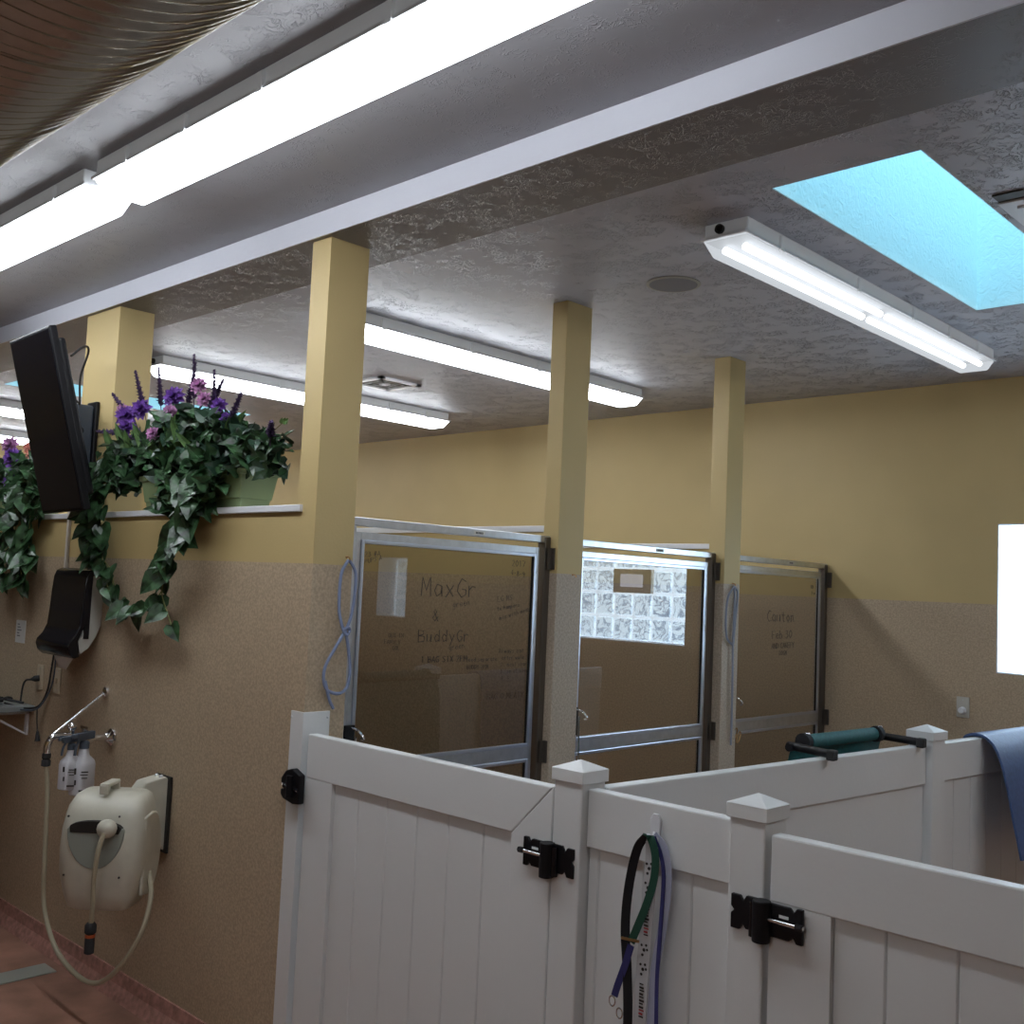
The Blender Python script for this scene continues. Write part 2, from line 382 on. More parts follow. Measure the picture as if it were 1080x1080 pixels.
# vent let into the blocks
h = MB(); h.box(-1.568, -1.238, YB + .165, YB + .21, 1.603, 1.771); h.build('vent_surround', M['plate'], w1)
MB().box(-1.50, -1.305, YB + .158, YB + .1645, 1.645, 1.735).build('vent_flap', mat('vent_flap_glow', (.8, .8, .85), .4, emit=(.8, .85, 1), estr=2.0), w1, bevel=.003)  # flap brightened by its own emission
block_window('window_2', .83, 1.22, 1.31, 1.82, .02, M['gblock_dim'], M['mortar_dim'])

# ------------------------------------------------------------------ light fixtures
def make_fixture(name, label, group, lens, L=2.26, tube='tube', dimming_tray=False):
    """vapour tight fluorescent fixture along +Y, hung under z=0, start at y=0"""
    t = thing(name, label, 'ceiling light', (0, 0, 0), group)
    b = MB(); w = .0825
    b.prism([(-w, .0), (-w, -.05), (w, -.05), (w, .0)], 'y', .02, L - .02)
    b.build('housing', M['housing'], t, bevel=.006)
    if dimming_tray: MB().box(-.078, .078, .025, L - .025, -.0585, -.0595).build('dimming_tray', M['dimming_tray'], t)
    b = MB(); w = .088; b.prism([(-w, -.048), (w, -.048), (w, -.058), (-w, -.058)], 'y', .0, L); b.build('rim', M['white'], t, bevel=.002)
    b = MB(); g = .014
    a0 = [(-.082, .01, -.058), (.082, .01, -.058), (.082, L - .01, -.058), (-.082, L - .01, -.058)]
    a1 = [(-.066, .05, -.108), (.066, .05, -.108), (.066, L - .05, -.108), (-.066, L - .05, -.108)]
    b.add(a0 + a1, [(4, 5, 6, 7), (0, 1, 5, 4), (1, 2, 6, 5), (2, 3, 7, 6), (3, 0, 4, 7)])
    b.build('diffuser', lens, t, bevel=.006)
    for sx in (-.038, .038):
        for ya, yb in ((.08, L / 2 - .03), (L / 2 + .03, L - .08)):
            MB().cyl((sx, ya, -.078), (sx, yb, -.078), .013, 10).build('tube', M[tube], t, smooth=True)
    for y in (.22, .8, 1.3, 1.68, 2.02):
        for sx in (-1, 1):
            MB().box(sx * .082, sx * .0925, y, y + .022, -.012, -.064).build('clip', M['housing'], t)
    b = MB(); b.lathe((-.02, .02, -.026), [(.016, 0), (.016, -.012), (.009, -.012), (.009, -.006)], 'y', 18); b.build('end_plug', M['gasket'], t, smooth=True)
    return t
fx = make_fixture('fluorescent_fixture', 'long fluorescent ceiling light beside the cyan skylight, tubes showing through its clear cover', 'fluorescent fixtures on the rear ceiling', M['lens'], tube='tube_soft', dimming_tray=True)
fx.location = (-1.855, 2.868, ZR)
fb = make_fixture('fluorescent_fixture', 'long glowing fluorescent ceiling light passing behind the middle tan column', 'fluorescent fixtures on the rear ceiling', M['lens_bright'])
fb.location = (-3.875, 2.80, ZR)
for x, y, lb in ((-5.62, 2.83, 'long glowing fluorescent ceiling light above the flowering window box'),
                 (-8.2, 2.83, 'glowing fluorescent ceiling light far left, partly behind the black screen'),
                 (-10.0, 2.9, 'farthest small bright fluorescent ceiling light, left of the black screen above pink flowers')):
    c = copy_tree(fb); c.location = (x, y, ZR); c['label'] = lb
for x, lb in ((-.93, 'largest fluorescent ceiling light, bright white, along the front ceiling'),
              (-3.24, 'second front ceiling fluorescent light, bright white, reaching the left edge below the metal duct')):
    c = copy_tree(fb); c.rotation_euler = (0, 0, math.pi / 2); c.location = (x, 1.45, ZF); c['label'] = lb; c['group'] = 'fluorescent fixtures on the front ceiling'

for x, lb in ((.55, 'added unseen fluorescent fill light over the pens right of the skylight'),):  # unseen fixture added to light the fence from the right
    c = copy_tree(fb); c.location = (x, 2.85, ZR); c['label'] = lb
for i, (x, y) in enumerate(((.6, -1.6),)):  # unseen fixture added behind the camera as fill
    c = copy_tree(fb); c.rotation_euler = (0, 0, math.pi / 2); c.location = (x, y, ZF); c['label'] = 'added unseen fluorescent fill light behind the photographer, ' + ('over the pens' if i == 0 else 'nearer the wash wall'); c['group'] = 'added fill fixtures behind the photographer'

# ------------------------------------------------------------------ duct
R0 = .32; yc, zc = .422, 2.52
b = MB(); seg = 72; pitch = .030; SP = 8; n = int(5.6 / pitch * SP); vs = []; x = -5.2
for i in range(n + 1):
    ph = 2 * math.pi * i / SP; rr = R0 + .0032 * math.sin(ph) - (.0035 if (i // SP) % 11 == 0 else 0)
    for k in range(seg):
        a = 2 * math.pi * k / seg
        vs.append((x + i * pitch / SP + .04 * math.sin(a), yc + rr * math.cos(a), zc + rr * math.sin(a)))
fs = [(i * seg + k, i * seg + (k + 1) % seg, (i + 1) * seg + (k + 1) % seg, (i + 1) * seg + k) for i in range(n) for k in range(seg)]
b.add(vs, fs)
d = b.build('ventilation_duct', M['duct'], smooth=True)
for p in d.data.polygons: p.use_smooth = True
tag(d, 'large round ribbed metal air duct under the front ceiling, top left corner', 'duct')
for x in (-4.9, -.35):
    b = MB(); pts = [(x, yc + (R0 + .012) * math.cos(a), zc + (R0 + .012) * math.sin(a)) for a in [math.pi * (1 + k / 24.) * 1 for k in range(25)]]
    pts = [(x, yc - R0 - .012, ZF)] + pts + [(x, yc + R0 + .012, ZF)]
    b.ribbon(pts, (1, 0, 0), .03, .002); b.build('hanger_strap', M['alu'], d)

# ------------------------------------------------------------------ ceiling speaker, vents
t = thing('ceiling_speaker', 'round grey speaker grille flush in the ceiling, left of the skylight fluorescent light', 'speaker', (-2.40, 3.37, ZR))
MB().lathe((-2.40, 3.37, ZR), [(.095, .0), (.095, -.006), (.02, -.009)], 'z', 40).build('grille', M['speaker'], t, smooth=True)
MB().lathe((-2.40, 3.37, ZR), [(.106, .0), (.108, -.004), (.096, -.007), (.094, -.001)], 'z', 40).build('trim_ring', M['grey'], t, smooth=True)
t = thing('ceiling_vent', 'square grey air vent in the ceiling between two glowing lights', 'vent', (-5.06, 4.08, ZR))
b = MB(); x0, x1, y0, y1 = -5.22, -4.90, 3.92, 4.24
b.box(x0 + .03, x1 - .03, y0 + .03, y1 - .03, ZR - .004, ZR - .0005); b.build('backing', mat('vent_grey', (.16, .155, .14), .5), t)
b = MB()
for (a0, a1, c0, c1) in ((x0, x1, y0, y0 + .035), (x0, x1, y1 - .035, y1), (x0, x0 + .035, y0, y1), (x1 - .035, x1, y0, y1)): b.box(a0, a1, c0, c1, ZR - .012, ZR)
b.build('frame', M['white'], t)
b = MB()
for k in (.065, .10): 
    for (a0, a1, c0, c1) in ((x0 + k, x1 - k, y0 + k, y0 + k + .012), (x0 + k, x1 - k, y1 - k - .012, y1 - k), (x0 + k, x0 + k + .012, y0 + k, y1 - k), (x1 - k - .012, x1 - k, y0 + k, y1 - k)): b.box(a0, a1, c0, c1, ZR - .012, ZR - .003)
b.build('louvre', mat('vent_louvre', (.2, .19, .17), .5), t)
MB().box(-5.085, -5.035, 4.055, 4.105, ZR - .013, ZR - .003).build('centre_plate', M['white'], t)
t = thing('air_register', 'white ceiling air register with a dark slot just right of the skylight', 'vent', (-.9, 3.4, ZR))
b = MB(); x0, x1, y0, y1 = -1.115, -.66, 3.17, 3.66
b.box(x0, x1, y0 + .06, y1, ZR - .012, ZR - .002); b.build('face_plate', M['white'], t, bevel=.002)
MB().box(x0 + .004, x1, y0, y0 + .06, ZR - .006, ZR - .001).build('slot', mat('slot_brown', (.055, .05, .035), .6), t)
b = MB()
for k in range(6): b.box(x0 + .04, x1 - .04, y0 + .11 + k * .06, y0 + .14 + k * .06, ZR - .018, ZR - .011)
b.build('fin', M['white'], t)

# ------------------------------------------------------------------ writing (hand drawn strokes)
G = {'A': 'abc', }
GL = {  # strokes on a 4 x 6 grid
 'A': [(0,0,2,6,4,0),(1,2,3,2)], 'B': [(0,0,0,6,3,5.5,3,3.6,0,3.2),(0,3.2,4,2.6,3.6,.4,0,0)], 'C': [(4,5.4,2,6,.3,4,.3,2,2,0,4,.8)],
 'D': [(0,0,0,6),(0,6,3.4,5,4,3,3.2,.8,0,0)], 'E': [(4,6,0,6,0,0,4,0),(0,3,3,3)], 'F': [(4,6,0,6,0,0),(0,3,3,3)],
 'G': [(4,5.2,2,6,.3,4,.3,2,2,0,4,1,4,2.6,2.4,2.6)], 'H': [(0,0,0,6),(4,0,4,6),(0,3,4,3)], 'I': [(2,0,2,6)], 'K': [(0,0,0,6),(4,6,0,2.6),(1.4,3.4,4,0)],
 'L': [(0,6,0,0,4,0)], 'M': [(0,0,.3,6,2,2,3.7,6,4,0)], 'N': [(0,0,0,6,4,0,4,6)], 'O': [(2,6,.2,4,.2,2,2,0,3.8,2,3.8,4,2,6)],
 'P': [(0,0,0,6,3.6,5.4,3.6,3.6,0,3)], 'R': [(0,0,0,6,3.6,5.4,3.4,3.6,0,3),(1.4,3,4,0)], 'S': [(4,5.2,2,6,.2,4.6,3.8,1.8,2,0,0,.8)],
 'T': [(0,6,4,6),(2,6,2,0)], 'U': [(0,6,.2,1,2,0,3.8,1,4,6)], 'W': [(0,6,1,0,2,4,3,0,4,6)], 'X': [(0,0,4,6),(0,6,4,0)], 'Y': [(0,6,2,3,4,6),(2,3,2,0)],
 'a': [(3.4,3.4,1.4,4,.3,2,1.4,0,3.2,1,3.4,3.6,3.6,0)], 'b': [(0,6,0,0,2.6,.2,3.4,2,2.2,3.6,0,2.6)], 'c': [(3.4,3.2,1.6,4,.3,2,1.6,0,3.4,.8)],
 'd': [(3.4,6,3.4,0),(3.4,2.8,1.6,3.8,.3,2,1.4,0,3.4,1)], 'e': [(.4,2,3.4,2.2,2.6,3.8,.8,3.4,.3,1.4,1.6,0,3.4,.6)], 'f': [(3,5.8,1.6,5.4,1.4,0),(.2,3.4,2.8,3.4)],
 'g': [(3.4,3.6,1.4,4,.3,2,1.4,.6,3.4,1.4),(3.4,3.8,3.2,-1.6,.6,-1.6)], 'h': [(0,6,0,0),(0,2.4,2,3.8,3.2,2.6,3.4,0)], 'i': [(1.6,3.6,1.6,0),(1.6,5,1.7,5.2)],
 'k': [(0,6,0,0),(3,3.8,0,1.6,3.4,0)], 'l': [(1.6,6,1.6,0)], 'm': [(0,3.8,0,0),(0,3,1.2,3.8,1.8,0),(1.8,3,3,3.8,3.8,0)], 'n': [(0,3.8,0,0),(0,2.8,2,3.8,3.2,0)],
 'o': [(1.8,3.8,.2,2,1.8,0,3.4,2,1.8,3.8)], 'p': [(0,3.8,0,-2),(0,3,2.4,3.8,3.2,2,2,.2,0,1)], 'r': [(.2,3.8,.2,0),(.2,2.4,1.6,3.8,3,3.4)],
 's': [(3,3.4,1.4,3.8,.6,2.8,3,1.2,1.6,0,.2,.4)], 't': [(1.6,5.4,1.6,.6,2.8,0),(.2,3.8,3,3.8)], 'u': [(.2,3.8,.4,.4,2.6,.4,3.2,3.8,3.4,0)],
 'w': [(0,3.8,1,0,1.8,3,2.8,0,3.8,3.8)], 'x': [(.2,0,3.4,3.8),(.2,3.8,3.4,0)], 'y': [(.2,3.8,1.8,.6),(3.6,3.8,.8,-2)],
 '0': [(2,6,.3,4,.3,2,2,0,3.7,2,3.7,4,2,6)], '1': [(1,5,2,6,2,0)], '2': [(.2,5,2,6,3.6,4.6,.2,0,4,0)], '3': [(.2,5.6,3,5.6,2,3.4,3.8,2,2,0,.2,.6)],
 '4': [(3,0,3,6,0,2,4,2)], '6': [(3,6,.6,3,.4,1,2,0,3.6,1.4,2,3,.6,2)], '7': [(0,6,4,6,1.4,0)], '8': [(2,3.2,.6,4.6,2,6,3.4,4.6,2,3.2,.2,1.4,2,0,3.8,1.4,2,3.2)],
 '9': [(3.6,4.6,2,3.2,.4,4.6,2,6,3.6,4.6,3,0)], '&': [(4,0,1,4.6,2,6,3,4.6,.4,1.6,1.8,0,4,2.4)], '.': [(1.8,0,2,.3)], '-': [(.6,3,3.2,3)], ',': [(2,.6,1.4,-.8)], '#': [(1,0,1.6,6),(2.6,0,3.2,6),(0,2,4,2),(0,4,4,4)], '(': [(3,6.4,1,4,1,2,3,-.4)]}
def write_on_glass(b, x, y, z, h, s, w=.0011, slope=0.):
    """hand lettering on a plane x = const, running along +Y"""
    k = h / 6; cx = 0
    for ch in s:
        if ch == ' ': cx += 3.6; continue
        for st in GL.get(ch, []):
            pts = [(st[i], st[i + 1]) for i in range(0, len(st), 2)]
            pp = [(x, y + (cx + p) * k + random.uniform(-.15, .15) * k, z + q * k + (cx + p) * k * slope + random.uniform(-.15, .15) * k) for p, q in pts]
            b.tube(pp, w, 5)
        cx += 5.2
    return b

# ------------------------------------------------------------------ kennels: dividers, glass doors
for i, y in enumerate((3.375, 4.645)):
    t = thing('kennel_divider', ('painted kennel divider wall with white cap, behind the nearest glass door', 'painted kennel divider wall with white cap, behind the middle glass door')[i], 'divider', (-4.1, y, FZ), 'kennel divider walls')
    MB().box(-5.2, -2.99, y - .045, y + .045, FZ, 1.845).build('panel', M['wall_front'], t)
    MB().box(-5.2, -2.99, y - .055, y + .055, 1.845, 1.872).build('cap', M['white'], t, bevel=.003)
def door(y0, y1, label, texts, brightstrip, seed):
    random.seed(seed)
    t = thing('kennel_door', label, 'kennel door', (-2.96, (y0 + y1) / 2, FZ), 'aluminium and glass kennel doors')
    xf, xb = -2.944, -2.984
    # fixed frame
    b = MB(); b.box(xb, xf, y0, y1, 1.796, 1.826); b.build('top_rail', M['alu'], t, bevel=.003)
    b = MB(); b.box(xb, xf + .004, y1 - .034, y1, FZ, 1.82); b.build('hinge_post', M['alu_dark'], t, bevel=.003)
    b = MB(); b.box(xb, xf, y0, y0 + .016, FZ, 1.796); b.build('latch_post', M['alu'], t, bevel=.002)
    # leaf
    a, c = y0 + .02, y1 - .058; xl0, xl1 = -2.972, -2.950
    lf = MB()
    lf.box(xl0, xl1, a, a + .022, FZ + .05, 1.775); lf.box(xl0, xl1, c - .022, c, FZ + .05, 1.775)
    lf.box(xl0, xl1, a + .022, c - .022, 1.748, 1.775); lf.box(xl0, xl1, a + .022, c - .022, .905, .955); lf.box(xl0, xl1, a + .022, c - .022, FZ + .05, FZ + .1)
    leaf = lf.build('door_leaf', M['alu'], t, bevel=.002)
    def bead(z0, z1, nm):
        g = MB(); w = .014; p0, p1 = a + .022, c - .022; xa, xc = -2.962, -2.944
        g.box(xa, xc, p0, p0 + w, z0, z1); g.box(xa, xc, p1 - w, p1, z0, z1); g.box(xa, xc, p0 + w, p1 - w, z1 - w, z1); g.box(xa, xc, p0 + w, p1 - w, z0, z0 + w)
        g.build('glazing_bead', mat(nm, (.66, .71, .82), .28, 1.), leaf, bevel=.002)
        MB().add([(-2.957, p0 + w - .002, z0 + w - .002), (-2.957, p1 - w + .002, z0 + w - .002), (-2.957, p1 - w + .002, z1 - w + .002), (-2.957, p0 + w - .002, z1 - w + .002)], [(0, 1, 2, 3)]).build('glass_pane', M['glass'], leaf)
        g = MB(); g.box(-2.956, -2.950, p1 - w - .006, p1 - w, z0 + w, z1 - w); g.build('seal', M['black'], leaf)
    bead(.955, 1.748, 'bead_metal'); bead(FZ + .1, .905, 'bead_metal_low')
    # hinge leaves on the column
    for z in (1.73, .93):
        hb = MB(); hb.box(-2.93, -2.9275, y1 - .03, y1 - .002, z - .045, z + .045); hb.cyl((-2.925, y1 - .001, z - .045), (-2.925, y1 - .001, z + .045), .005, 10)
        hb.box(-2.93, -2.913, y1 - .006, y1 - .002, z - .045, z + .045)
        o = hb.build('hinge', M['alu_dark'], t)
    # slide latch and grip
    b = MB(); b.box(-2.944, -2.936, y0 + .006, y0 + .05, .98, 1.10); b.build('latch_plate', M['black'], t, bevel=.002)
    b = MB(); b.tube(smoothpath([(-2.944, y0 + .03, 1.09), (-2.90, y0 + .035, 1.085), (-2.885, y0 + .05, 1.06), (-2.90, y0 + .05, 1.055)], 5), .005, 8); b.tube([(-2.935, y0 + .055, 1.06), (-2.93, y0 + .055, .86)], .0035, 8); b.build('latch_handle', M['chrome'], t, smooth=True)
    # rail plate with tiny dark marks
    yc_ = y0 + .62; MB().box(-2.9438, -2.9425, yc_ - .03, yc_ + .03, 1.802, 1.818).build('name_plate', M['paper'], t)
    g = MB()
    for k in range(6): g.box(-2.9428, -2.9418, yc_ - .02 + k * .007, yc_ - .016 + k * .007, 1.806, 1.814)
    g.build('plate_print', M['ink'], t)
    if texts:
        g = MB()
        for (y, z, hh, s, w, sl) in texts: write_on_glass(g, -2.9555, y, z, hh, s, w, sl)
        g.build('marker_writing', M['ink'], t)
    return t
T1 = [(2.612, 1.556, .07, 'MaxGr', .0016, 0), (2.775, 1.515, .022, 'green', .0009, .15), (2.672, 1.463, .045, '&', .0012, 0),
      (2.608, 1.385, .045, 'BuddyGr', .0014, 0), (2.765, 1.352, .02, 'green', .0009, .12), (2.627, 1.308, .023, '1 BAG SIX 2PM', .0013, 0),
      (2.86, 1.307, .016, 'feed separate', .0009, 0), (2.865, 1.278, .016, 'BUDDY 2PM', .0009, 0), (2.463, 1.402, .015, 'OUT IN', .0008, 0),
      (2.446, 1.38, .015, 'FAMILY', .0008, -.05), (2.485, 1.357, .014, 'COL', .0008, 0), (3.095, 1.69, .024, '2017', .001, 0),
      (3.09, 1.655, .02, '4-8-9', .001, -.1), (3.02, 1.543, .022, 'LG MS', .001, .1), (3.02, 1.507, .016, 'to hampers', .0009, .15), (3.035, 1.47, .017, 'mix with meds', .0009, .22),
      (3.04, 1.338, .018, 'Always eat', .0009, 0), (3.06, 1.311, .016, 'after walk', .0009, 0), (3.055, 1.284, .016, '1. meal start', .0008, 0),
      (3.055, 1.257, .016, '1. sm at noon', .0008, 0), (3.06, 1.231, .015, '1. 8', .0008, 0), (2.985, 1.154, .024, 'BAG O MEATY P', .001, 0),
      (2.335, 1.688, .018, '23 #A', .0009, .1), (2.337, 1.663, .016, 'PUPS A', .0008, .25)]
T3 = [(5.13, 1.48, .06, 'Cauton', .0015, 0), (5.19, 1.385, .045, 'Feb 30', .0014, .02), (5.185, 1.33, .03, 'AND CAREFY', .0012, .03), (5.27, 1.295, .024, 'DOGM', .001, 0), (5.61, 1.675, .02, 'X8', .001, 0), (5.62, 1.64, .018, '2-x', .001, 0)]
door(2.268, 3.31, 'nearest glass kennel door covered in handwriting, first tan column on its left', T1, 0, 3)
door(3.478, 4.58, 'middle glass kennel door reflecting the glass block window', None, 0, 4)
door(4.733, 5.785, 'farthest glass kennel door, with a little handwriting, against the back wall', T3, 0, 5)
random.seed(11)

# ------------------------------------------------------------------ white vinyl fencing
def vboards(b, x0, x1, z0, z1, y, lines, d=.006):
    """tongue and groove boards facing -Y with v grooves"""
    xs = [x0] + list(lines) + [x1]
    for a, c in zip(xs[:-1], xs[1:]): b.prism([(a + .0006, y + .02), (a + .0006, y + .004), (a + .004, y), (c - .004, y), (c - .0006, y + .004), (c - .0006, y + .02)], 'z', z0, z1)
    b.box(x0, x1, y + .006, y + .019, z0, z1)
def gate(x0, x1, label, group, lines, mitre):
    t = thing('pen_gate', label, 'gate', ((x0 + x1) / 2, 2.12, FZ), group)
    zt, zb = 1.088, -.04; w = .143; y0, y1 = YW + .002, YW + .04
    if mitre:
        MB().prism([(x0, zt), (x1 - .0008, zt), (x1 - w - .0008, zt - w), (x0, zt - w)], 'y', y0, y1).build('top_rail', M['vinyl'], t, bevel=.004)
        MB().prism([(x1, zt), (x1, zb), (x1 - w, zb), (x1 - w, zt - w)], 'y', y0, y1).build('stile', M['vinyl'], t, bevel=.004)
        MB().prism([(x0, zt - w + .0003), (x0 + w, zt - w + .0003), (x0 + w, zb), (x0, zb)], 'y', y0 + .0005, y1).build('stile', M['vinyl'], t)
    else:
        MB().box(x0, x1, y0, y1, zt - w, zt).build('top_rail', M['vinyl'], t, bevel=.004)
        for a, c in ((x0, x0 + w), (x1 - w, x1)): MB().box(a, c, y0 + .0004, y1, zb, zt - w + .0005).build('stile', M['vinyl'], t)
    MB().box(x0 + w, x1 - w, y0, y1, zb, zb + w).build('bottom_rail', M['vinyl'], t, bevel=.003)
    b = MB(); vboards(b, x0 + w, x1 - w, zb + w, zt - w, y0 + .012, lines); b.build('board_panel', M['vinyl'], t)
    return t
g1 = gate(-2.906, -1.822, 'white vinyl pen gate nearest the tan wall, with a mitred top corner', 'white vinyl pen gates', [-2.637, -2.498, -2.358, -2.222, -2.08], True)
g2 = gate(-1.186, -.10, 'white vinyl pen gate at the bottom right corner', 'white vinyl pen gates', [-.929, -.786, -.643, -.5, -.357], False)
def post(name, x0, x1, y0, y1, zt, label, caph=.03):
    t = thing(name, label, 'post', ((x0 + x1) / 2, (y0 + y1) / 2, FZ), 'white vinyl fence posts')
    MB().box(x0, x1, y0, y1, FZ, zt).build('shaft', M['vinyl'], t, bevel=.004)
    o = .006; b = MB(); cx, cy = (x0 + x1) / 2, (y0 + y1) / 2
    b.box(x0 - o, x1 + o, y0 - o, y1 + o, zt - .018, zt + .014)
    e = [(x0 - o, y0 - o, zt + .014), (x1 + o, y0 - o, zt + .014), (x1 + o, y1 + o, zt + .014), (x0 - o, y1 + o, zt + .014), (cx, cy, zt + .036)]
    b.add(e, [(0, 1, 4), (1, 2, 4), (2, 3, 4), (3, 0, 4)]); b.build('cap', M['vinyl'], t, bevel=.0015)
    return t
post('fence_post', -1.815, -1.721, YW - .002, YW + .092, 1.128, 'white capped fence post between the mitred gate and the leash panel')
post('fence_post', -1.289, -1.199, YW - .002, YW + .090, 1.128, 'white capped fence post at the left of the bottom right gate')
post('fence_post', -.09, 0.0, YW - .002, YW + .09, 1.128, 'white capped fence post at the far end of the bottom right gate')
# fixed panel between the posts
t = thing('vinyl_fence', 'short white vinyl fence panel with the leashes hanging on it', 'fence', (-1.5, 2.13, FZ), 'white vinyl fence panels')
x0, x1, y0, y1 = -1.719, -1.291, YW + .02, YW + .058
MB().box(x0, x1, y0, y1, .952, 1.098).build('top_rail', M['vinyl'], t, bevel=.004)
MB().box(x0, x1, y0, y1, -.04, .10).build('bottom_rail', M['vinyl'], t, bevel=.004)
b = MB(); vboards(b, x0, x1, .10, .952, y0 + .011, [-1.685, -1.545, -1.405]); b.build('board_panel', M['vinyl'], t)
# back fence running away from the first post
P0, P1 = V((-1.748, 2.19, 0)), V((-1.60, 3.86, 0)); dv = (P1 - P0).normalized(); nv = V((dv.y, -dv.x, 0))  # nv points +X side
def along(t, off, z): p = P0 + dv * t + nv * off; return V((p.x, p.y, z))
def obar(b, t0, t1, o0, o1, z0, z1):
    vs = [along(t, o, z) for z in (z0, z1) for o in (o0, o1) for t in (t0, t1)]
    b.add(vs, [(0, 2, 3, 1), (4, 5, 7, 6), (0, 1, 5, 4), (2, 6, 7, 3), (0, 4, 6, 2), (1, 3, 7, 5)]); return b
def backpanel(t0, t1, label, grooves):
    t = thing('vinyl_fence', label, 'fence', along((t0 + t1) / 2, 0, FZ), 'white vinyl fence panels')
    obar(MB(), t0, t1, 0, .04, .955, 1.096).build('top_rail', M['vinyl'], t, bevel=.004)
    obar(MB(), t0, t1, 0, .04, -.04, .10).build('bottom_rail', M['vinyl'], t, bevel=.004)
    b = MB(); n = grooves; w = (t1 - t0) / n
    for k in range(n): obar(b, t0 + k * w + .0015, t0 + (k + 1) * w - .0015, .008, .030, .10, .955)
    obar(b, t0, t1, .012, .026, .10, .955); b.build('board_panel', M['vinyl'], t)
L1 = (P1 - P0).length
backpanel(0, L1, 'long white vinyl fence panel running back from the leash corner post', 1)
t = thing('fence_post', 'white capped fence post farthest back, between the teal cot and navy mat', 'post', along(L1 + .045, .02, FZ), 'white vinyl fence posts')
obar(MB(), L1, L1 + .095, -.03, .065, FZ, 1.13).build('shaft', M['vinyl'], t, bevel=.004)
b = obar(MB(), L1 - .006, L1 + .101, -.036, .071, 1.115, 1.145)
e = [along(L1 - .006, -.036, 1.145), along(L1 - .006, .071, 1.145), along(L1 + .101, .071, 1.145), along(L1 + .101, -.036, 1.145), along(L1 + .0475, .0175, 1.168)]
b.add(e, [(0, 1, 4), (1, 2, 4), (2, 3, 4), (3, 0, 4)]); b.build('cap', M['vinyl'], t, bevel=.0015)
backpanel(L1 + .095, L1 + 1.75, 'white vinyl fence panel with the navy rubber mat draped over it', 12)
# corner cover strip on the first column
t = thing('corner_cover', 'white angled cover strip screwed to the tan column corner beside the first gate', 'trim', (-2.93, YW, FZ))
b = MB(); b.prism([(-2.998, YW - .001), (-2.998, YW - .007), (-2.927, YW - .007), (-2.927, 2.20), (-2.933, 2.20), (-2.933, YW - .001)], 'z', FZ, 1.156)
b.build('angle_strip', M['vinyl'], t, bevel=.001)
for p in ((-2.992, YW - .0075, 1.135), (-2.9265, 2.19, 1.135), (-2.992, YW - .0075, .6)):
    MB().ball(p, .0035).build('screw', M['alu'], t, smooth=True)

# ------------------------------------------------------------------ gate hardware
def hinge(xc, z, y, flip, gate_):
    """butterfly shaped black hinge; xc = line between gate and post; flip=1: post on the right"""
    t = bpy.data.objects.new('hinge', None); C.objects.link(t); t.parent = gate_; t.location = V((xc, y, z)) - gate_.location; t['label'] = 'black butterfly hinge'
    s = flip
    def P(pts): return [(xc + s * u, z + v) for u, v in pts]
    # gate leaf (u<0)
    b = MB(); b.prism(P([(-.092, .036), (-.078, .036), (-.070, .024), (-.062, .034), (-.012, .034), (-.012, -.036), (-.062, -.036), (-.070, -.026), (-.078, -.038), (-.092, -.038)]), 'y', y, y - .010)
    b.build('gate_leaf', M['black'], t, bevel=.002)
    b = MB(); b.prism(P([(.012, .036), (.044, .036), (.052, .022), (.060, .034), (.082, .034), (.082, .008), (.074, 0), (.082, -.008), (.082, -.04), (.060, -.04), (.052, -.026), (.044, -.036), (.012, -.036)]), 'y', y, y - .010)
    b.build('post_leaf', M['black'], t, bevel=.002)
    MB().cyl((xc, y - .018, z - .050), (xc, y - .018, z + .038), .020, 18).build('barrel', M['black'], t, smooth=True, bevel=.002)
    MB().cyl((xc + s * .022, y - .014, z - .044), (xc + s * .022, y - .014, z + .030), .010, 14).build('knuckle', M['blackgloss'], t, smooth=True)
    MB().cyl((xc - s * .005, y - .02, z + .002), (xc - s * .10, y - .02, z + .002), .0045, 10).build('adjusting_bolt', M['chrome'], t, smooth=True)
    MB().cyl((xc - s * .083, y - .02, z + .002), (xc - s * .098, y - .02, z + .002), .008, 6).build('lock_nut', M['black'], t)
    for u, v in ((-.048, .012),): MB().prism([(xc + s * (u - .012), z + v - .003), (xc + s * (u + .01), z + v - .003), (xc + s * (u + .01), z + v + .003), (xc + s * (u - .012), z + v + .003)], 'y', y - .0095, y - .0112).build('slot', M['vinyl'], t)
    return t
hinge(-1.8185, .912, YW + .002, 1, g1)
hinge(-1.1925, .912, YW - .002, -1, g2)
t = bpy.data.objects.new('latch', None); C.objects.link(t); t.parent = g1; t.location = V((-2.93, YW - .01, .91)) - g1.location; t['label'] = 'black round latch'
yy = YW - .007
b = MB(); b.prism([(-2.985 + .04 * 0, .868), (-2.93, .858), (-2.895, .862), (-2.895, .955), (-2.915, .962), (-2.94, .972), (-2.975, .962), (-3.0, .935), (-3.0, .918), (-2.975, .912), (-2.975, .904), (-3.0, .898), (-3.0, .88)], 'y', yy, yy - .024)
b.build('latch_body', M['black'], t, bevel=.004)
MB().cyl((-2.985, yy - .02, .91), (-2.90, yy - .02, .905), .008, 12).build('striker', M['blackgloss'], t, smooth=True)
MB().cyl((-2.94, yy - .03, .88), (-2.94, yy - .03, .95), .012, 12).build('barrel', M['black'], t, smooth=True)
MB().ball((-2.985, yy - .026, .916), .004).build('rivet', M['chrome'], t, smooth=True)

